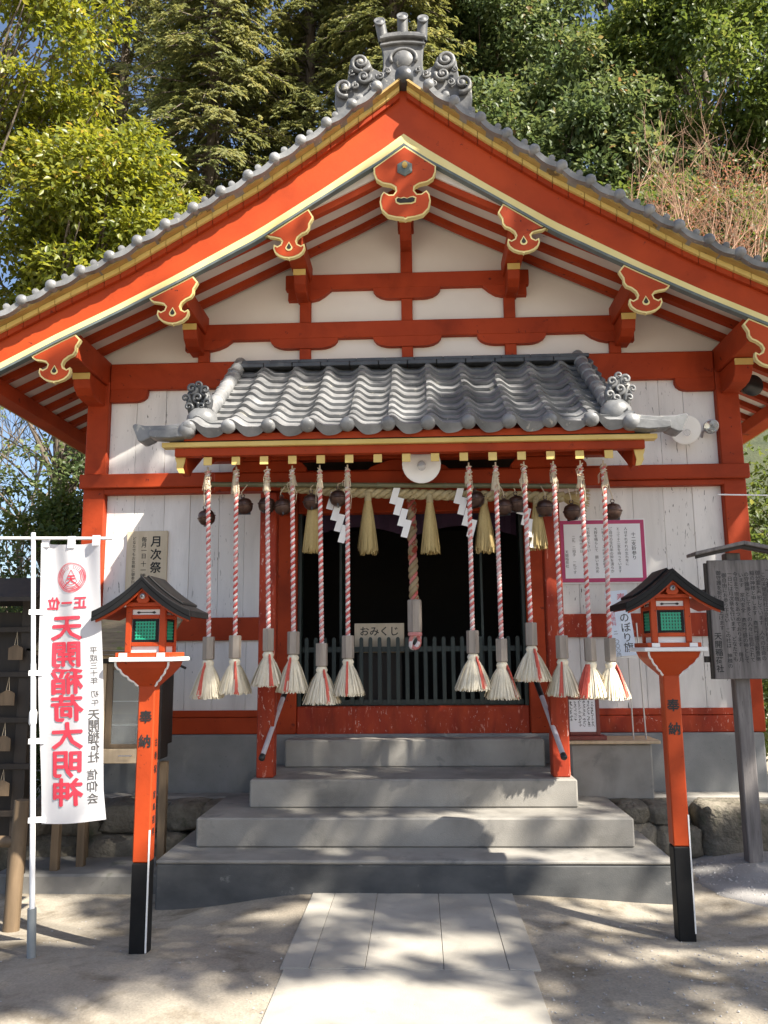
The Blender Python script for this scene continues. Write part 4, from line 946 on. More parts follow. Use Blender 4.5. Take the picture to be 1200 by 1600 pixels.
for j in range(nv + 1):
    for i in range(nu + 1): m.v.append(tuple(cloth_pt(i / nu, j / nv)))
for j in range(nv):
    for i in range(nu): a = j * (nu + 1) + i; m.f.append((a, a + nu + 1, a + nu + 2, a + 1))
cloth = part('cloth', m, 'banner_cloth', fl, smooth=True)
for v in (.255, .475, .715, .985):
    a, b = cloth_pt(.07, v - .009), cloth_pt(.07, v + .009); pxx = -2.112 + .128 * (2.19 - a.z) / 2.19
    part('strap', MB().add([(pxx - .016, FY - .016, a.z), (pxx - .016, FY - .016, b.z), (b.x, b.y - .004, b.z), (a.x, a.y - .004, a.z), (pxx - .016, FY + .016, a.z), (pxx - .016, FY + .016, b.z), (b.x, b.y + .003, b.z), (a.x, a.y + .003, a.z)], [(0, 1, 2, 3), (7, 6, 5, 4), (0, 4, 5, 1), (0, 3, 7, 4), (1, 5, 6, 2), (3, 2, 6, 7)]), 'white_plastic', fl)
for u in (.06, .5, .93):
    a = cloth_pt(u, .0); part('top_loop', MB().box(a.x - .02, a.x + .02, a.y - .008, a.y + .008, a.z - .02, 2.20), 'banner_cloth', fl)
part('pole', MB().tube([(-2.114, FY, 2.225), (-2.07, FY, 1.50), (-2.069, FY, 1.49), (-1.992, FY, .14)], [.0125, .0125, .0145, .0145], 10), 'white_plastic', fl, auto=50)
part('pole_joint', MB().lathe([(.0145, 0), (.021, .01), (.021, .07), (.0145, .085)], (-2.053, FY, 1.16), 10), 'white_plastic', fl, auto=50)
part('cross_bar', MB().tube([(-2.42, FY, 2.198), (-1.655, FY, 2.186)], .009, 8), 'white_plastic', fl, auto=50)
part('pole_socket', MB().tube([(-1.998, FY, .22), (-1.983, FY, -.10)], .023, 12), 'grey_plastic', fl, auto=50)
text('lettering', '天開稲荷大明神', -1.905, 1.765, .150, FY, 'red_print', cloth, weight=.008, bold=.020, line=.985, mirror=True, fn=on_cloth, sx=1.28)
for k, ch in enumerate('位一正'): text('lettering', ch, -1.99 + .082 * k, 1.862, .074, FY, 'red_print', cloth, weight=.008, bold=.03, mirror=True, fn=on_cloth, vertical=False)
text('lettering', '平成三十年', -1.755, 1.575, .042, FY, 'ink_faded', cloth, weight=.0, mirror=True, fn=on_cloth, line=1.0)
text('lettering', '初午', -1.752, 1.335, .042, FY, 'ink_faded', cloth, weight=.0, mirror=True, fn=on_cloth, line=1.15)
text('lettering', '天開稲荷社', -1.758, 1.235, .062, FY, 'ink_faded', cloth, weight=.012, mirror=True, fn=on_cloth, line=.92)
text('lettering', '信仰会', -1.765, .915, .060, FY, 'ink_faded', cloth, weight=.008, mirror=True, fn=on_cloth, line=1.05)
em = MB(); ex, ez = -1.885, 1.970
def ringseg(r0, r1, a0, a1, n=20):
    vs = []; fs = []
    for i in range(n + 1):
        a = rad(a0 + (a1 - a0) * i / n)
        vs += [(ex + r0 * math.cos(a), FY, ez + r0 * math.sin(a)), (ex + r1 * math.cos(a), FY, ez + r1 * math.sin(a))]
    for i in range(n): fs.append((2 * i, 2 * i + 1, 2 * i + 3, 2 * i + 2))
    em.add([on_cloth(p) for p in vs], fs)
for r0, r1 in ((.084, .087), (.079, .0815)): ringseg(r0, r1, 0, 360, 48)
for r0, r1 in ((.072, .0765), (.063, .067), (.054, .058)):
    ringseg(r0, r1, 232, 308, 12); ringseg(r0, r1, -48, 40, 12); ringseg(r0, r1, 140, 228, 12)
for a in (45, 55, 65, 75, 105, 115, 125, 135):
    for r0 in (.052, .060, .069): ringseg(r0, r0 + .004, a, a + 4.5, 1)
for a in (-50, 230):
    c, s_ = math.cos(rad(a)), math.sin(rad(a)); n_ = Vector((-s_, c)) * .0025
    em.add([on_cloth((ex + c * .04 + n_.x, FY, ez + s_ * .04 + n_.y)), on_cloth((ex + c * .04 - n_.x, FY, ez + s_ * .04 - n_.y)), on_cloth((ex + c * .08 - n_.x, FY, ez + s_ * .08 - n_.y)), on_cloth((ex + c * .08 + n_.x, FY, ez + s_ * .08 + n_.y))], [(0, 1, 2, 3)])
for a0, a1 in ((215, 325),): ringseg(.040, .043, a0, a1, 14)
for s_ in (-1, 1):
    em.add([on_cloth((ex + s_ * .035, FY, ez - .024)), on_cloth((ex + s_ * .038, FY, ez - .024)), on_cloth((ex + s_ * .002, FY, ez + .046)), on_cloth((ex, FY, ez + .042))], [(0, 1, 2, 3)])
part('emblem', em, 'red_print', cloth)
text('lettering', '天', ex, ez + .018, .052, FY, 'red_print', cloth, weight=.03, mirror=True, fn=on_cloth, vertical=False)

# ------------------------------------------------------------------ notice board
NY = -1.47
nb = thing('notice_board', 'weathered grey wooden notice board with a small roof on one post', 'notice board', (2.445, NY, 0))
bdp = part('board', MB().box(2.225, 2.725, NY - .045, NY - .012, 1.32, 2.19), 'grey_wood', nb, bev=.004)
part('board_edge', MB().box(2.205, 2.224, NY - .03, NY, 1.32, 2.17), 'dark_wood', nb)
for z in (1.44, 1.93): part('batten', MB().box(2.17, 2.76, NY - .011, NY + .02, z, z + .045), 'dark_wood', nb, bev=.003)
for s in (-1, 1):
    part('roof_board', MB().xz([(2.475, 2.325), (2.475 + s * .36, 2.248), (2.475 + s * .36, 2.222), (2.475, 2.297)], NY - .13, NY + .09), 'grey_wood', nb, bev=.004)
    part('roof_rail', MB().xz([(2.475, 2.296), (2.475 + s * .345, 2.2215), (2.475 + s * .345, 2.20), (2.475, 2.273)], NY - .10, NY - .06), 'dark_wood', nb)
part('post', MB().box(2.39, 2.495, NY + .021, NY + .125, -.05, 2.25), 'grey_wood', nb, bev=.006)
body = ['一、御祭神　宇迦之御魂神', 'この天開稲荷社は京都伏見稲荷大社からの', '御分霊を奉祀しています　人々の生命の', '稲の神様と申します　商売繁盛五穀豊穣', 'の守護神として多くの人々に信仰されて', 'います　家内安全　商売繁盛の神として', '今日まで崇敬をあつめております　毎月', '一日には月次祭を行います　どなたでも', '御自由にお参り下さい　この社は　神様の', '御守護を祈り申し上げます']
for i, b_ in enumerate(body):
    x = 2.665 - .041 * i
    text('lettering', b_, x, 2.145 - (.03 * (i > 0)) - .02 * RND.random(), .049 if i == 0 else .0375, NY - .0465, 'ink' if i == 0 else 'ink', bdp, weight=.012 if i == 0 else .004, line=1.08 if i == 0 else .98)
text('lettering', '天開稲荷社', 2.262, 1.66, .056, NY - .0465, 'ink', bdp, weight=.016, line=1.05)
text('lettering', '太宰府', 2.258, 1.93, .036, NY - .0465, 'ink', bdp, weight=.004, line=1.1)

# ------------------------------------------------------------------ notices on the wall and shelf
ps = part('bell_notice', MB().box(1.318, 2.052, W - .030, W - .018, 2.118, 2.662), 'magenta', bev=.002)
tag(ps, 'white bell notice with a crimson border pinned to the white boards', 'notice')
part('sheet', MB().box(1.352, 2.018, W - .0325, W - .0305, 2.152, 2.628), 'paper', ps)
part('sheet_edge', MB().box(1.306, 2.064, W - .017, W - .008, 2.106, 2.674), 'white_plastic', ps)
for i, b_ in enumerate(['十二支鈴参り', '人はそれぞれの生れ年に', 'とって十二支を持っています', 'ご自分の生れ年の鈴を清らか', 'に鳴らし　この社へお参り', '大鈴を鳴らして　願いを込め', 'てお参り下さい', '参拝作法は', '二礼　二拍手　一礼です', '天開稲荷社']):
    x = 1.955 - .065 * i
    text('lettering', b_, x, (2.555 if i == 0 else 2.60 if i < 7 else 2.53 if i < 9 else 2.40), .041 if i == 0 else .031, W - .0335, 'ink', ps, weight=.006 if i == 0 else 0, line=1.0)
pl_ = part('festival_plaque', MB().box(-2.545, -2.175, W - .030, W - .008, 2.02, 2.625), 'plaque_wood', bev=.003)
tag(pl_, 'pale wooden festival plaque with black brush writing on the wall behind the lantern', 'plaque')
text('lettering', '月次祭', -2.275, 2.585, .105, W - .0315, 'ink', pl_, weight=.004, bold=.018, line=1.12)
text('lettering', '毎月一日', -2.385, 2.575, .050, W - .0315, 'ink', pl_, weight=.01, line=1.0)
text('lettering', '十一時', -2.385, 2.355, .052, W - .0315, 'ink', pl_, weight=.01, line=1.05)
text('lettering', 'どなたでもお気軽に御参列下さい', -2.475, 2.575, .034, W - .0315, 'ink', pl_, weight=.004, line=1.05)
om = thing('fortune_sign', 'small wooden sign reading omikuji behind the lattice gate', 'sign', (-.28, W + .1, 1.55))
ob = part('sign_board', MB().box(-.505, -.065, W + .08, W + .095, 1.53, 1.785), 'plaque_wood', om, bev=.003)
text('lettering', 'おみくじ', -.285, 1.762, .088, W + .0785, 'ink', om, vertical=False, weight=.012)
part('sign_foot', MB().box(-.48, -.09, W + .096, W + .15, 1.07, 1.6), 'dark_wood', om)
sb = thing('wooden_shelf', 'plain wooden shelf board on a concrete block beside the steps', 'shelf', (1.58, -.75, .375))
part('block', MB().box(1.255, 1.90, -.90, -.56, .37, .802), 'concrete', sb, bev=.015)
part('board', MB().box(1.235, 1.955, -.955, -.56, .803, .828), 'plain_wood', sb, bev=.004)
fn_ = thing('framed_notice', 'handwritten notice in a dark red frame standing on the shelf', 'framed notice', (1.39, -.86, .828))
fo = MB()
for a in ((1.235, 1.265, .865, 1.172), (1.475, 1.505, .865, 1.172), (1.265, 1.475, 1.142, 1.172), (1.265, 1.475, .865, .89)): fo.box(a[0], a[1], -.875, -.855, a[2], a[3])
part('frame', fo, 'lacquer', fn_, bev=.003)
fs_ = part('sheet', MB().box(1.265, 1.475, -.868, -.862, .89, 1.142), 'paper', fn_)
part('tray', MB().box(1.235, 1.545, -.92, -.80, .829, .864), 'lacquer', fn_, bev=.004)
rr_ = random.Random(4); sq = MB()
for c in range(6):
    x = 1.45 - c * .034; z = 1.125
    while z > .92 + (.06 if c > 3 else 0):
        for k in range(rr_.randint(3, 5)):
            a = rr_.choice((0, 0, 1.57, .8, -.8)); l = rr_.uniform(.004, .010); px_, pz2 = x + rr_.uniform(-.008, .008), z + rr_.uniform(-.008, .008)
            d, e = Vector((math.cos(a), math.sin(a))) * l, Vector((-math.sin(a), math.cos(a))) * .0014
            sq.add([(px_ + d.x + e.x, -.8695, pz2 + d.y + e.y), (px_ - d.x + e.x, -.8695, pz2 - d.y + e.y), (px_ - d.x - e.x, -.8695, pz2 - d.y - e.y), (px_ + d.x - e.x, -.8695, pz2 + d.y - e.y)], [(0, 1, 2, 3)])
        z -= .023
part('handwriting', sq, 'ink', fs_)
pw = thing('banner_price_sign', 'pale blue paper sign for banners on thin metal legs above the shelf', 'sign', (1.78, -.78, .828))
PR = Matrix.Translation((1.70, -.92, 1.75)) @ Matrix.Rotation(rad(-4.5), 4, 'Y') @ Matrix.Rotation(rad(-6), 4, 'X')
psn = part('board', MB().box(-.090, .090, -.006, .006, -.265, .265).xf(PR), 'paper_blue', pw)
def on_sign(p): return tuple(PR @ Vector((p[0], -.0075 + p[1], p[2])))
text('lettering', '奉納', .035, .245, .075, 0, 'pink_print', psn, weight=.01, fn=on_sign, line=1.0)
text('lettering', 'のぼり旗', .035, .085, .082, 0, 'ink_faded', psn, weight=.006, fn=on_sign, line=.98)
text('lettering', '初穂料', -.055, .10, .040, 0, 'pink_print', psn, weight=.005, fn=on_sign)
text('lettering', '二、〇〇〇円', -.052, -.055, .036, 0, 'ink_faded', psn, weight=.003, fn=on_sign, line=1.0)
for x0_, x1_ in ((1.745, 1.775), (1.83, 1.875)):
    part('leg', MB().tube([(x0_, -.905, 1.95 if x0_ < 1.8 else 1.75), (x1_, -.83, .826)], .006, 6), 'steel', pw)
part('sign_ledge', MB().box(1.60, 1.90, -.925, -.895, 1.472, 1.487), 'steel', pw)

# ------------------------------------------------------------------ lamps, loudspeaker, handrails
dl = thing('dish_lamp', 'white enamel dish lamp with a bulb under the porch eave', 'lamp', (.10, -1.55, 2.93))
part('dish', MB().lathe([(.145, .0), (.148, .004), (.10, .022), (.05, .034), (.02, .038), (.02, .030), (.05, .026), (.10, .014), (.140, -.002)], (.105, -1.60, 2.945), 26, (0, .985, .17)), 'enamel', dl, auto=50)
part('socket', MB().lathe([(.028, 0), (.03, .05), (.022, .06)], (.105, -1.60, 2.945), 14, (0, -.93, -.36)), 'steel', dl, auto=40)
part('bulb', MB().ball((.105, -1.68, 2.912), .034, 14, 9, (1, 1.15, 1.05)), 'bulb', dl, smooth=True)
part('bracket', MB().tube([(.105, -1.565, 2.96), (.105, -1.45, 2.99), (.105, -1.30, 2.99)], .012, 8), 'steel', dl)
wl = thing('wall_lamp', 'white enamel dish lamp on the upper white boards by the corner post', 'lamp', (2.40, W, 3.44))
part('dish', MB().lathe([(.128, .0), (.131, .005), (.095, .022), (.05, .034), (.02, .038), (.02, .030), (.05, .026), (.095, .012), (.123, -.003)], (2.425, -.62, 3.43), 26, (.10, .93, .35)), 'enamel', wl, auto=50)
part('bulb', MB().ball((2.425, -.66, 3.395), .03, 12, 8), 'bulb', wl, smooth=True)
part('arm', MB().tube([(2.45, -.60, 3.46), (2.48, -.50, 3.47), (2.48, W + .01, 3.42)], .012, 8), 'steel', wl)
sp = thing('spot_lamp', 'small clear reflector spot lamp beside the wall dish lamp', 'lamp', (2.63, W, 3.46))
part('reflector', MB().lathe([(.066, 0), (.068, .004), (.05, .035), (.025, .07), (.02, .07), (.045, .034), (.06, .006)], (2.655, -.60, 3.46), 20, (.05, .85, .5)), 'steel', sp, smooth=True)
part('lens', MB().lathe([(.062, 0), (.05, .012), (.02, .018), (.002, .019)], (2.655, -.602, 3.459), 18, (-.05, -.85, -.5)), 'glass', sp, smooth=True)
pts = [(2.655 + .03 * math.cos(a) * (1 - a / 22), -.59, 3.465 + .03 * math.sin(a) * (1 - a / 22)) for a in [j * .5 for j in range(30)]]
part('filament', MB().tube(pts, .006, 5), 'white_plastic', sp)
part('arm', MB().tube([(2.655, -.55, 3.49), (2.62, -.48, 3.44), (2.62, W + .01, 3.40)], .012, 8), 'steel', sp)
ls = thing('loudspeaker', 'black horn loudspeaker hung under the eave beside the corner post', 'loudspeaker', (3.07, -.45, 3.86))
part('horn', MB().lathe([(.095, 0), (.098, .006), (.06, .06), (.045, .16), (.03, .17), (.03, .05), (.055, .03), (.088, .004)], (3.075, -.52, 3.855), 24, (0, 1, .08)), 'black_plastic', ls, smooth=True)
part('driver', MB().lathe([(.022, 0), (.024, .02), (.012, .03)], (3.075, -.49, 3.857), 12, (0, -1, -.08)), 'steel', ls, smooth=True)
part('bracket', MB().tube([(3.075, -.40, 3.86), (3.075, -.40, 4.05), (3.0, -.40, 4.12)], .012, 6), 'black_plastic', ls)
for s, nm in ((-1, 'side of the white banner'), (1, 'side of the shelf')):
    hr = thing('handrail', 'slanting grey handrail tube on the porch post on the ' + nm, 'handrail', (s * 1.07, -1.2, .82), 'handrails beside the upper steps')
    a, b = Vector((s * 1.0, -.95, 1.29)), Vector((s * 1.10, -1.50, .785))
    part('rail', MB().tube([a, b], .019, 12), 'lilac_tube', hr, auto=50)
    part('rail_grip', MB().tube([a.lerp(b, -.02), a.lerp(b, .22)], .022, 12), 'black_plastic', hr, auto=50)
    part('end_cap', MB().tube([a.lerp(b, .985), a.lerp(b, 1.03), a.lerp(b, 1.045)], [.022, .024, .014], 12), 'black_plastic', hr, auto=50)
    part('bracket', MB().tube([a.lerp(b, .4), (s * 1.10, -1.25, a.lerp(b, .4).z - .02)], .011, 8), 'black_plastic', hr)
    part('bracket', MB().tube([a.lerp(b, .03), (s * 1.05, -.75, 1.29), (s * 1.1, W - .06, 1.29)], .011, 8), 'black_plastic', hr)

# ------------------------------------------------------------------ cabinet, votive rack, fence at the banner side
cb = thing('fortune_cabinet', 'wooden cabinet with glass doors under a mossy board roof behind the banner', 'cabinet', (-2.2, -1.4, 0))
part('carcass', MB().box(-2.62, -1.86, -1.60, -1.22, .86, 1.50), 'dark_wood', cb)
part('drawer_front', MB().box(-2.64, -1.85, -1.635, -1.58, .755, .858), 'plain_wood', cb, bev=.004)
part('drawer_handle', MB().tube([(-2.12, -1.637, .81), (-2.12, -1.655, .81), (-2.03, -1.655, .81), (-2.03, -1.637, .81)], .004, 6), 'steel', cb)
for x0_, x1_ in ((-2.62, -2.245), (-2.24, -1.87)):
    d_ = part('door_frame', MB().box(x0_, x0_ + .045, -1.63, -1.605, .862, 1.47).box(x1_ - .045, x1_, -1.63, -1.605, .862, 1.47).box(x0_ + .045, x1_ - .045, -1.63, -1.605, 1.425, 1.47).box(x0_ + .045, x1_ - .045, -1.63, -1.605, .862, .89), 'plain_wood' if x0_ < -2.3 else 'brown_wood', cb, bev=.003)
    part('pane', MB().box(x0_ + .045, x1_ - .045, -1.618, -1.614, .89, 1.425), 'glass', d_)
for z in (1.02, 1.19): part('shelf_rail', MB().box(-2.60, -1.88, -1.604, -1.595, z, z + .008), 'steel', cb)
part('back_card', MB().box(-2.27, -2.0, -1.6035, -1.6005, 1.1, 1.40), 'brown_wood', cb)
part('lintel', MB().box(-2.66, -1.84, -1.645, -1.20, 1.505, 1.53), 'plain_wood', cb, bev=.004)
for k in range(5): part('roof_board', MB().yz([(-1.80 + k * .11, 1.565 + k * .058), (-1.80 + k * .11, 1.587 + k * .058), (-1.655 + k * .11, 1.66 + k * .058), (-1.655 + k * .11, 1.638 + k * .058)], -2.78, -1.76), 'roof_board', cb, bev=.003)
part('roof_edge', MB().box(-2.78, -1.76, -1.79, -1.76, 1.535, 1.562), 'brown_wood', cb)
part('side_panel', MB().box(-1.845, -1.825, -1.62, -1.44, .78, 1.50), 'dark_wood', cb)
part('side_flap', MB().tube([(-1.79, -1.60, 1.62), (-1.77, -1.60, 1.52), (-1.73, -1.60, 1.46), (-1.66, -1.60, 1.43)], .010, 6), 'dark_wood', cb)
for x, y, z in ((-2.56, -1.62, -.1), (-2.50, -1.26, .0), (-1.83, -1.50, .0), (-2.42, -1.50, -.1)): part('leg', MB().box(x - .028, x + .028, y - .028, y + .028, z, .754), 'brown_wood', cb, bev=.003)
er = thing('votive_rack', 'dark wooden rack for votive plaques behind the white banner', 'rack', (-3.2, -1.75, -.1))
for x in (-3.75, -2.78): part('post', MB().box(x - .045, x + .045, -1.80, -1.70, -.15, 1.95), 'dark_wood', er, bev=.004)
for z in (.42, .74, 1.06, 1.38, 1.70): part('rail', MB().box(-3.85, -2.70, -1.82, -1.795, z, z + .04), 'dark_wood', er, bev=.003)
part('back_board', MB().box(-3.80, -2.72, -1.70, -1.68, .2, 1.85), 'dark_wood', er)
for s in (-1, 1): part('roof_board', MB().yz([(-1.75, 2.10), (-1.75 + s * .32, 1.94), (-1.75 + s * .32, 1.91), (-1.75, 2.07)], -3.95, -2.62), 'dark_wood', er)
q = random.Random(9); n = 0
wpos = ['top', 'upper', 'middle', 'lower']
for ri, z in enumerate((1.66, 1.34, 1.02, .70)):
    for k in range(5):
        if (ri * 5 + k) % 7 == 3: continue
        x = -3.52 + k * .165 + q.uniform(-.03, .03); zt = z + q.uniform(-.03, .0)
        P_ = thing('votive_plaque', 'pale votive plaque on the %s rail of the rack, %s from the banner' % (wpos[ri], ORD[4 - k]), 'plaque', (x, -1.84, zt), 'votive plaques on the rack')
        w_ = .052; part('board', MB().xz([(x - w_, zt - .13), (x + w_, zt - .13), (x + w_, zt - .045), (x, zt - .02), (x - w_, zt - .045)], -1.845, -1.836), 'brown_wood', P_, bev=.001)
        part('cord', MB().tube([(x - .012, -1.84, zt - .03), (x, -1.832, z + .042), (x + .012, -1.84, zt - .03)], .0025, 4), 'twine', P_)
for k, (x, y) in enumerate(((-2.40, -2.56), (-3.15, -2.62))):
    fp = thing('fence_post', ('weathered log fence post beside the banner pole', 'weathered log fence post past the end of the rail')[k], 'fence post', (x, y, -.1), 'log fence posts')
    part('log', MB().tube([(x - .01, y, -.2), (x, y, .2), (x + .015, y, .66)], [.05, .047, .045], 12), 'brown_wood', fp, auto=50)
tag(part('fence_rail', MB().tube([(-3.4, -2.60, .42), (-2.9, -2.60, .43), (-2.36, -2.56, .415)], [.035, .036, .033], 10), 'brown_wood', auto=50), 'weathered log fence rail between two posts', 'fence rail')
wr_ = part('overhead_cord', MB().tube([(2.45, -1.2, 2.745), (3.2, -1.2, 2.72), (4.2, -1.2, 2.70)], .006, 6), 'white_plastic'); tag(wr_, 'thin white rod sticking out beside the corner post', 'rod')
# ------------------------------------------------------------------ trees and shrubs
def leaf_mesh(name, mat, P, D, N, L, Wd, tint):
    """one folded leaf (two triangles sharing a midrib) per row"""
    n = len(P); D = D / np.linalg.norm(D, axis=1, keepdims=True)
    Sd = np.cross(D, N); Sd /= (np.linalg.norm(Sd, axis=1, keepdims=True) + 1e-9); U = np.cross(Sd, D)
    V = np.empty((n, 4, 3)); L = L[:, None]; Wd = Wd[:, None]
    V[:, 0] = P; V[:, 1] = P + D * L * .45 + Sd * Wd + U * Wd * .35; V[:, 2] = P + D * L - U * L * .12; V[:, 3] = P + D * L * .45 - Sd * Wd + U * Wd * .35
    me = bpy.data.meshes.new(name); me.vertices.add(4 * n); me.vertices.foreach_set('co', V.ravel())
    idx = (np.arange(n)[:, None] * 4 + np.array([0, 1, 2, 0, 2, 3])).ravel()
    me.loops.add(6 * n); me.loops.foreach_set('vertex_index', idx)
    me.polygons.add(2 * n); me.polygons.foreach_set('loop_start', np.arange(2 * n) * 3); me.polygons.foreach_set('loop_total', np.full(2 * n, 3))
    at = me.attributes.new('tint', 'FLOAT', 'FACE'); at.data.foreach_set('value', np.repeat(np.clip(tint, 0, 1), 2).astype(np.float32))
    me.materials.append(MATS[mat]); me.update(calc_edges=True); return me
def unit(r, n):
    v = r.normal(size=(n, 3)); return v / np.linalg.norm(v, axis=1, keepdims=True)
def clump_leaves(C, R, per, L, Wd, seed, droop=.35, flat=.7):
    r = np.random.default_rng(seed); C = np.asarray(C, float); k = len(C); n = k * per
    ci = np.repeat(np.arange(k), per); u = unit(r, n); u[:, 2] = np.abs(u[:, 2]) * np.where(r.random(n) < .78, 1, -1)
    rr = np.asarray(R)[ci] * r.random(n) ** .42
    P = C[ci] + u * rr[:, None] * (1, 1, flat)
    D = u * .8 + unit(r, n) * .6 + np.array((0, 0, -droop)); N = u * 1.0 + np.array((.15, -.2, .45)) + unit(r, n) * .55
    base = r.random(k)[ci]
    return P, D, N, L * r.uniform(.65, 1.25, n), Wd * r.uniform(.7, 1.2, n), np.clip(.25 + .4 * base + r.normal(0, .2, n), 0, 1)
def limbs(base, tops, r0, seed, trunk_top=None, n=7):
    r = random.Random(seed); m = MB(); base = Vector(base)
    tt = Vector(trunk_top); path = []
    for i in range(9):
        u = i / 8; path.append(base.lerp(tt, u) + Vector((r.uniform(-.12, .12), r.uniform(-.12, .12), 0)) * (u > 0) * (1 + r0))
    m.tube(path, [r0 * (1.25 - .95 * (i / 8)) for i in range(9)], 9)
    for t in tops:
        t = Vector(t); u = max(.15, min(.95, (t.z - base.z) / (tt.z - base.z + 1e-6) - r.uniform(.15, .35))); k = u * 8; i = min(7, int(k)); s = path[i].lerp(path[i + 1], k - i)
        mid = s.lerp(t, .5) + Vector((r.uniform(-.3, .3), r.uniform(-.3, .3), r.uniform(-.1, .35))) * (t - s).length * .3
        rr = r0 * (1.1 - .9 * u) * .45 + .008
        m.tube([s, s.lerp(mid, .6) + Vector((0, 0, .05)), mid, mid.lerp(t, .55), t], [rr, rr * .8, rr * .6, rr * .4, rr * .2], 5, cap=False)
    return m
def ellipsoid_clumps(c, rad3, k, seed, shell=.55, rmin=.3, rmax=.6):
    r = np.random.default_rng(seed); u = unit(r, k); q = shell + (1 - shell) * r.random(k) ** .6
    C = np.array(c) + u * q[:, None] * np.array(rad3) * r.uniform(.85, 1.12, (k, 1))
    return C, r.uniform(rmin, rmax, k)
def broadleaf(name, label, base, top, C, R, per, L, Wd, mat, seed, r0=.16, droop=.35, bark='bark', group=None, nl=40):
    t = thing(name, label, 'tree' if 'tree' in name else 'shrub', base, group)
    r = random.Random(seed); idx = list(range(len(C))); r.shuffle(idx)
    part('trunk', limbs(base, [C[i] for i in idx[:nl]], r0, seed, top), bark, t, smooth=True)
    o = bpy.data.objects.new('crown', leaf_mesh('crown', mat, *clump_leaves(C, R, per, L, Wd, seed, droop))); COL.objects.link(o)
    o.parent = t; o.location = -Vector(base); return t
def conifer(name, label, base, H, Rb, seed, nb=230, mat='cypress', zmin=.10, group=None, nbl=16):
    r = np.random.default_rng(seed); base = Vector(base); t = thing(name, label, 'tree', base, group)
    m = MB(); m.tube([base + Vector((0, 0, H * i / 8)) for i in range(9)], [.30 * (1.05 - i / 8.2) for i in range(9)], 9)
    u = zmin + (1 - zmin) * (np.arange(nb) + r.random(nb)) / nb; a = r.uniform(0, 6.283, nb); ln = Rb * (1.12 - u) ** .75 * r.uniform(.6, 1.15, nb) + .15
    O = np.stack((np.full(nb, base.x), np.full(nb, base.y), base.z + H * u), 1); dr = np.stack((np.cos(a), np.sin(a), 0 * a), 1)
    rise = r.uniform(.05, .4, nb); drp = r.uniform(.5, .85, nb)
    def bp(i, s): return O[i] + dr[i] * (ln[i] * s)[:, None] + np.array((0, 0, 1.)) * (ln[i] * (rise[i] * s - drp[i] * s * s))[:, None]
    for k in range(nb):
        i = np.full(4, k); P4 = bp(i, np.array((0, .35, .7, .95))); q = ln[k] / Rb
        m.tube([tuple(x) for x in P4], [.03 * q + .006, .02 * q + .005, .011, .005], 4, cap=False)
    ns = (11 + 13 * ln / Rb).astype(int); bi = np.repeat(np.arange(nb), ns); N1 = len(bi)
    s = .2 + .82 * r.random(N1); p = bp(bi, s); sg = np.where(r.random(N1) < .5, 1, -1); side = np.stack((-dr[:, 1], dr[:, 0], 0 * a), 1)[bi]
    sd = side * (sg * r.uniform(.4, 1.0, N1))[:, None] + dr[bi] * r.uniform(.35, .9, N1)[:, None] + np.array((0, 0, -1.)) * r.uniform(.1, .6, N1)[:, None]
    sd /= np.linalg.norm(sd, axis=1, keepdims=True); fl = ln[bi] * .28 * (1.15 - s) + .12
    si = np.repeat(np.arange(N1), nbl); v = np.tile(np.arange(nbl) / nbl, N1); n = len(si)
    P = p[si] + sd[si] * (fl[si] * v)[:, None] + np.array((0, 0, -.25)) * (fl[si] * v * v)[:, None]
    D = sd[si] + np.cross(sd[si], np.array((0, 0, 1.))) * r.uniform(-1.1, 1.1, n)[:, None] + np.array((0, 0, -1.)) * r.uniform(0, .55, n)[:, None]
    N = dr[bi][si] * .8 + np.stack((r.normal(0, .45, n), r.normal(0, .45, n), .65 + r.normal(0, .2, n)), 1); L = r.uniform(.06, .15, n)
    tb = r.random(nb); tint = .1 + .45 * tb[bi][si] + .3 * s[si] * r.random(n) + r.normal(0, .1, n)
    part('trunk', m, 'bark', t, smooth=True)
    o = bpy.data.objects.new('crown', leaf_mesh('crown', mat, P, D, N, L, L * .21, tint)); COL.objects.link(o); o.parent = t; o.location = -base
    return t
# cypresses behind the roof
for x, y, z, H, Rb, sd_, nb, lab in ((-.3, 8.6, 0, 20.5, 3.0, 1, 430, 'tall cypress with drooping sprays directly behind the ridge ornament'),
        (-4.3, 8.8, 0, 21, 3.1, 2, 430, 'tall dark cypress behind the hall on the banner side'),
        (-2.3, 9.8, .2, 22, 3.0, 3, 430, 'cypress wedged between the two largest cypresses behind the hall'),
        (1.6, 11.5, .6, 23, 2.9, 4, 360, 'cypress standing between the ridge ornament and the glossy evergreens'),
        (-7.6, 12.0, .2, 25, 3.3, 5, 400, 'cypress behind the lime-green tree on the banner side'),
        (-1.0, 14.5, 1.5, 27, 3.6, 6, 330, 'cypress farthest up the slope behind the ridge')):
    conifer('cypress_tree', lab, (x, y, z), H, Rb, sd_, int(nb * (1.25 if nb > 400 else .9)), zmin=.36 if x < -7 else .27, group='cypresses behind the hall')
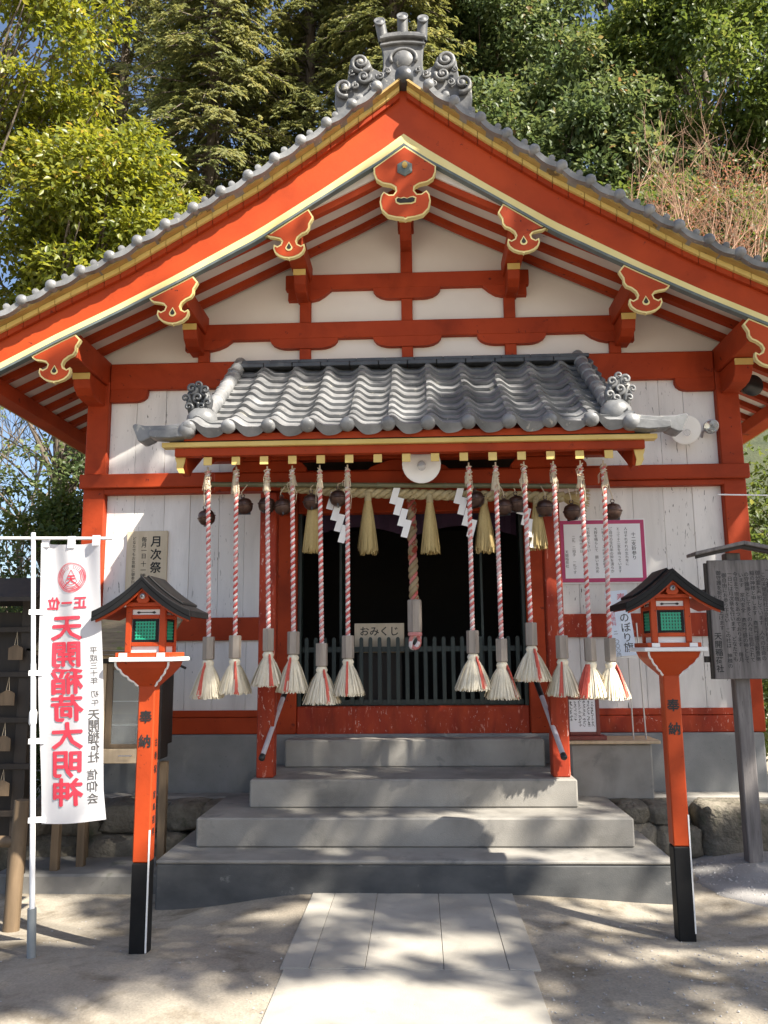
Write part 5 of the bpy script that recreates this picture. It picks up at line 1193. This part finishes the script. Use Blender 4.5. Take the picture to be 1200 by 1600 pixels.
# lime-green tree at the banner side
C1, R1 = ellipsoid_clumps((-5.0, 4.6, 8.2), (1.55, 1.4, 1.9), 150, 11, .5, .28, .55)
C1b, R1b = ellipsoid_clumps((-6.6, 4.8, 8.4), (1.6, 1.3, 2.2), 80, 12, .5, .28, .5)
C1c, R1c = ellipsoid_clumps((-3.6, 5.2, 8.0), (.85, .8, 1.2), 45, 13, .4, .25, .45)
broadleaf('leafy_tree', 'sunlit lime-green broadleaf tree beside the main roof', (-5.6, 4.8, -.1), (-5.3, 4.6, 8.6), np.vstack((C1, C1b, C1c)), np.concatenate((R1, R1b, R1c)), 120, .125, .036, 'leaf_lime', 21, .14)
C2, R2_ = ellipsoid_clumps((-6.5, 4.2, 11.4), (2.0, 1.3, 1.7), 105, 14, .4, .25, .5)
broadleaf('leafy_tree', 'taller yellow-green tree with open crown reaching over the lime-green tree', (-7.6, 4.2, -.1), (-7.0, 4.0, 11.0), C2, R2_, 105, .12, .035, 'leaf_lime', 22, .13)
# dark spreading tree low on the banner side, seen against the sky
C3, R3 = ellipsoid_clumps((-5.1, 3.2, 4.6), (1.7, 1.0, 1.15), 40, 15, .3, .22, .42)
broadleaf('spreading_tree', 'dark small-leaved tree with crooked limbs under the eave', (-4.75, 3.3, -.1), (-4.9, 3.2, 4.2), C3, R3, 85, .085, .028, 'leaf_dark', 23, .085, bark='bark')
# hedge and bushes
C4, R4 = ellipsoid_clumps((-4.7, .9, 1.25), (1.75, .7, 1.35), 170, 16, .5, .25, .42)
broadleaf('dark_bush', 'dense dark green bush behind the votive rack', (-4.7, .9, -.1), (-4.7, .9, 1.6), C4, R4, 95, .07, .024, 'leaf_dark', 24, .07)
C5, R5 = ellipsoid_clumps((-4.05, 1.6, 2.95), (.75, .5, .42), 34, 17, .3, .2, .34)
broadleaf('bright_bush', 'bright green sunlit shrub beside the corner post', (-4.0, 1.7, -.1), (-4.05, 1.6, 2.7), C5, R5, 95, .085, .022, 'leaf_mid', 25, .05)
# glossy evergreens behind on the notice-board side
for i, (c, rd, k, b, lab) in enumerate((((3.5, 9.0, 11.4), (2.5, 2.0, 3.0), 210, (3.6, 9.3, .2), 'glossy evergreen tree with large leaf clusters behind the right roof slope'),
        ((6.7, 9.5, 13.4), (2.8, 2.0, 3.2), 210, (6.7, 9.8, .3), 'tall glossy evergreen tree behind the bare twiggy shrub'),
        ((5.5, 7.8, 8.4), (2.4, 1.6, 2.0), 190, (5.6, 8.0, .0), 'lower broad evergreen tree behind the end of the roof'),
        ((2.4, 10.5, 15.4), (2.5, 1.8, 2.8), 150, (3.0, 10.8, .5), 'evergreen tree top rising behind the cypress by the ridge'),
        ((5.4, 12.5, 18.4), (4.4, 2.2, 3.2), 190, (6.2, 12.8, 1.0), 'highest evergreen tree farther up the wooded slope'))):
    C, R = ellipsoid_clumps(c, rd, k, 40 + i, .55, .35, .75)
    broadleaf('evergreen_tree', lab, b, (c[0], c[1], c[2] + rd[2] * .5), C, R, 220, .15, .045, 'leaf_dark' if i in (0, 3, 4) else 'leaf_mid', 60 + i, .2, .45, group='evergreens behind the hall')
# bush beside the corner on the notice-board side
C6, R6 = ellipsoid_clumps((4.35, 2.1, 2.2), (.8, .8, 2.0), 90, 18, .5, .25, .45)
broadleaf('bright_bush', 'sunlit green bush beside the wall behind the notice board', (4.4, 2.1, -.1), (4.4, 2.1, 2.6), C6, R6, 95, .085, .027, 'leaf_mid', 26, .06)
for k_, (bx, by, bh) in enumerate(((7.4, 5.2, 3.6), (9.6, 7.0, 4.6))):
    C8, R8 = ellipsoid_clumps((bx, by, bh * .5), (1.5, 1.1, bh * .5), 90, 33 + k_, .5, .35, .6)
    broadleaf('round_bush', ['round green bush at the foot of the wooded slope past the corner', 'large green bush farther along the wooded slope'][k_], (bx, by, -.1), (bx, by, bh * .6), C8, R8, 80, .12, .036, 'leaf_mid', 95 + k_, .07)
# bare twigs
def bare(name, label, base, H, spread, seed, mat, n=60, depth=3, r0=.02, cat='shrub', group=None):
    r = random.Random(seed); m = MB(); t = thing(name, label, cat, base, group)
    def grow(p, d, l, rr, k):
        q = [p]; dd = d.copy()
        for i in range(4):
            dd = (dd + Vector((r.uniform(-.22, .22), r.uniform(-.22, .22), r.uniform(-.08, .16)))).normalized(); q.append(q[-1] + dd * l / 4)
        m.tube(q, [rr, rr * .85, rr * .7, rr * .55, rr * .4], 4, cap=False)
        if k:
            for i in range(r.randint(3, 4)):
                j = r.randint(1, 4); nd = (dd + Vector((r.uniform(-.9, .9), r.uniform(-.9, .9), r.uniform(-.2, .6)))).normalized(); grow(q[j], nd, l * r.uniform(.5, .75), rr * .5, k - 1)
    for i in range(n):
        a = r.uniform(0, 6.28); s = r.uniform(0, spread)
        grow(Vector(base) + Vector((math.cos(a) * s, math.sin(a) * s, 0)), Vector((math.cos(a) * .3, math.sin(a) * .3, 1)).normalized(), H * r.uniform(.7, 1.1), r0 * r.uniform(.7, 1.2), depth)
    part('branches', m, mat, t); return t
t = bare('bare_shrub', 'bare reddish-brown twiggy tree beside the end of the roof', (4.9, 5.0, 6.9), 1.35, 1.3, 5, 'twig_red', 34, 3, .018, 'tree')
part('trunk', MB().tube([(4.9, 5.0, -.1), (4.85, 5.0, 3.5), (4.9, 5.0, 7.2)], [.12, .09, .05], 8), 'bark_grey', t, smooth=True)
C7, R7 = ellipsoid_clumps((4.9, 5.0, 8.3), (1.4, 1.0, .9), 60, 19, .2, .3, .5)
o = bpy.data.objects.new('dry_leaves', leaf_mesh('dry_leaves', 'leaf_brown', *clump_leaves(C7, R7, 40, .05, .014, 31))); COL.objects.link(o); o.parent = t; o.location = -WP[t]
t = bare('bare_tree', 'leafless grey tree with tangled branches below the lime-green tree', (-6.6, 5.0, 3.0), 2.4, .5, 6, 'bark_grey', 9, 3, .035, 'tree')
part('trunk', MB().tube([(-6.6, 5.0, -.1), (-6.7, 5.0, 1.6), (-6.6, 5.0, 3.2)], [.12, .10, .06], 8), 'bark_grey', t, smooth=True)
t = bare('bare_tree', 'crooked dark leafless tree beyond the corner post', (-5.6, 4.0, .6), 2.3, .35, 8, 'bark', 7, 3, .045, 'tree')
# a second line of far trees seen between the trunks
for i, (x, y, z, s) in enumerate(((-14, 22, 3.2, 2.6), (-19, 25, 3.0, 3.0), (-9.5, 24, 4.5, 2.6))):
    C, R = ellipsoid_clumps((x, y, z * .55), (s, s * .7, z * .55), 60, 80 + i, .5, .5, .9)
    broadleaf('far_tree', ['rounded far tree beyond the clearing', 'rounded far tree at the edge of the clearing', 'far tree nearest the cypress trunks'][i], (x, y, -.2), (x, y, z), C, R, 70, .28, .08, 'leaf_mid', 90 + i, .2)
# ------------------------------------------------------------------ trees beside and behind the viewer: they shade the front of the hall
e1 = Vector((S.y, -S.x, 0)).normalized() * -1; e2 = S.cross(e1).normalized()
if e2.z < 0: e2 = -e2
def sp_(p): p = Vector(p); return Vector((p.dot(e1), p.dot(e2)))
# places the sun reaches between the crowns: (point, point, radius)
LIT = [((-3.8, -1.4, 3.92), (-.42, -1.4, 5.83), .12, 1), ((-.2, -1.3, 6.6), (.25, -1.2, 6.8), .40),
       ((-1.5, -1.75, 3.25), (-1.3, -1.0, 3.75), .17, 1), ((-1.0, -1.75, 3.25), (-.7, -1.0, 3.75), .19, 1), ((-.5, -1.05, 3.78), (.2, -1.1, 3.72), .05, 1), ((-.3, -1.6, 3.3), (-.15, -1.3, 3.5), .12), ((.4, -1.05, 3.77), (.9, -1.05, 3.74), .0, 1),
       ((-1.9, -3.25, 2.15), (-1.9, -3.25, 1.45), .20), ((-1.45, -3.1, 1.9), (-1.45, -3.1, 1.45), .22), ((-1.43, -3.1, 1.2), (-1.43, -3.1, .8), .08),
       ((-2.9, -.55, 2.8), (-2.9, -.55, 2.65), .02, 1),
       ((-2.2, -4.3, 0), (-.8, -4.1, 0), .20), ((-.45, -3.7, 0), (.45, -3.65, 0), .12), ((-.6, -4.25, 0), (.6, -4.2, 0), .28), ((-.05, -3.1, 0), (.35, -3.05, 0), .06), ((-.8, -2.5, 0), (-.5, -2.38, 0), .05),
       ((.9, -2.45, 0), (1.45, -2.35, 0), .05), ((1.0, -3.25, 0), (1.6, -3.1, 0), .06), ((2.1, -2.2, 0), (2.9, -2.3, 0), .10), ((2.0, -3.2, 0), (2.6, -2.9, 0), .10), ((.9, -4.2, 0), (1.6, -4.0, 0), .10),
       ((1.45, -2.12, .12), (1.6, -2.12, .12), .15), ((.95, -1.4, .5), (1.2, -1.4, .5), .10), ((1.2, -1.76, .3), (1.5, -1.76, .3), .12), ((.5, -1.76, .3), (.7, -1.76, .3), .08), ((-.3, -.5, .95), (-.1, -.5, .95), .08),
       ((2.9, -.55, 2.7), (2.9, -.55, 2.55), .0, 1), ((2.3, -.9, .3), (2.7, -.9, .25), .12)]
LIT2 = [(sp_(l[0]), sp_(l[1]), l[2] if len(l) > 3 else l[2] * .55 if l[0][2] == 0 else l[2] * 1.15 + .08) for l in LIT]
def lit_gap(q):
    d = 9.
    for a, b, r in LIT2:
        ab = b - a; t_ = max(0, min(1, (q - a).dot(ab) / max(1e-9, ab.dot(ab)))); d = min(d, (q - a - ab * t_).length - r)
    return d
cr = [sp_(p) for p in ((-3.6, -1.4, 4.3), (3.9, -1.4, 4.0), (0, -1.3, 7.0), (-3.5, -5, 0), (3.5, -5, 0), (3.5, -1, 0), (-3.5, -1, 0))]
a0, a1 = min(c.x for c in cr) - .6, max(c.x for c in cr) + .8; b0, b1 = min(c.y for c in cr) - .4, max(c.y for c in cr) - .2
rs = random.Random(77); SC_ = []
for _ in range(3000):
    q = Vector((rs.uniform(a0, a1), rs.uniform(b0, b1))); g = lit_gap(q)
    if g < .20:
        if g > -.3 and rs.random() < .16 and q.y < sp_((0, -2.3, .0)).y: SC_.append((e1 * q.x + e2 * q.y + S * rs.uniform(13.0, 18.5), rs.uniform(.08, .2)))
        continue
    # keep clear of the air above the roof, where the far trees get their sun
    r_ = min(g - .12, rs.uniform(.22, .50))
    if rs.random() < .10: continue
    SC_.append((e1 * q.x + e2 * q.y + S * rs.uniform(13.0, 18.5), r_))
ctr = [Vector((sum(c[0][k] for c in SC_) / len(SC_) for k in range(3)))]
tb_ = [Vector((9.2, -8.6, -.1)), Vector((12.5, -6.2, -.1)), Vector((10.6, -10.8, -.1)), Vector((14.0, -9.0, -.1))]
lb_ = ['tall leafy tree to the right of the yard, nearest the path', 'tall leafy tree on the gravel side of the yard', 'tall leafy tree behind the viewer at the yard edge', 'tallest leafy tree at the far corner of the yard']
grp = [[] for _ in tb_]
for c, r_ in SC_:
    k = min(range(4), key=lambda i: (Vector((c.x, c.y)) - Vector((tb_[i].x, tb_[i].y))).length); grp[k].append((c, r_))
for i, g in enumerate(grp):
    if not g: continue
    C = np.array([tuple(c) for c, _ in g]); R = np.array([r_ for _, r_ in g]); top = C.mean(0)
    broadleaf('yard_tree', lb_[i], tuple(tb_[i]), (tb_[i].x * .6 + top[0] * .4, tb_[i].y * .6 + top[1] * .4, float(C[:, 2].min() + .6)), C, R, 26, .17, .055, 'leaf_mid', 120 + i, .16, group='trees round the yard', nl=6)
bpy.data.objects.remove(_fo, do_unlink=True); bpy.data.curves.remove(_fc)
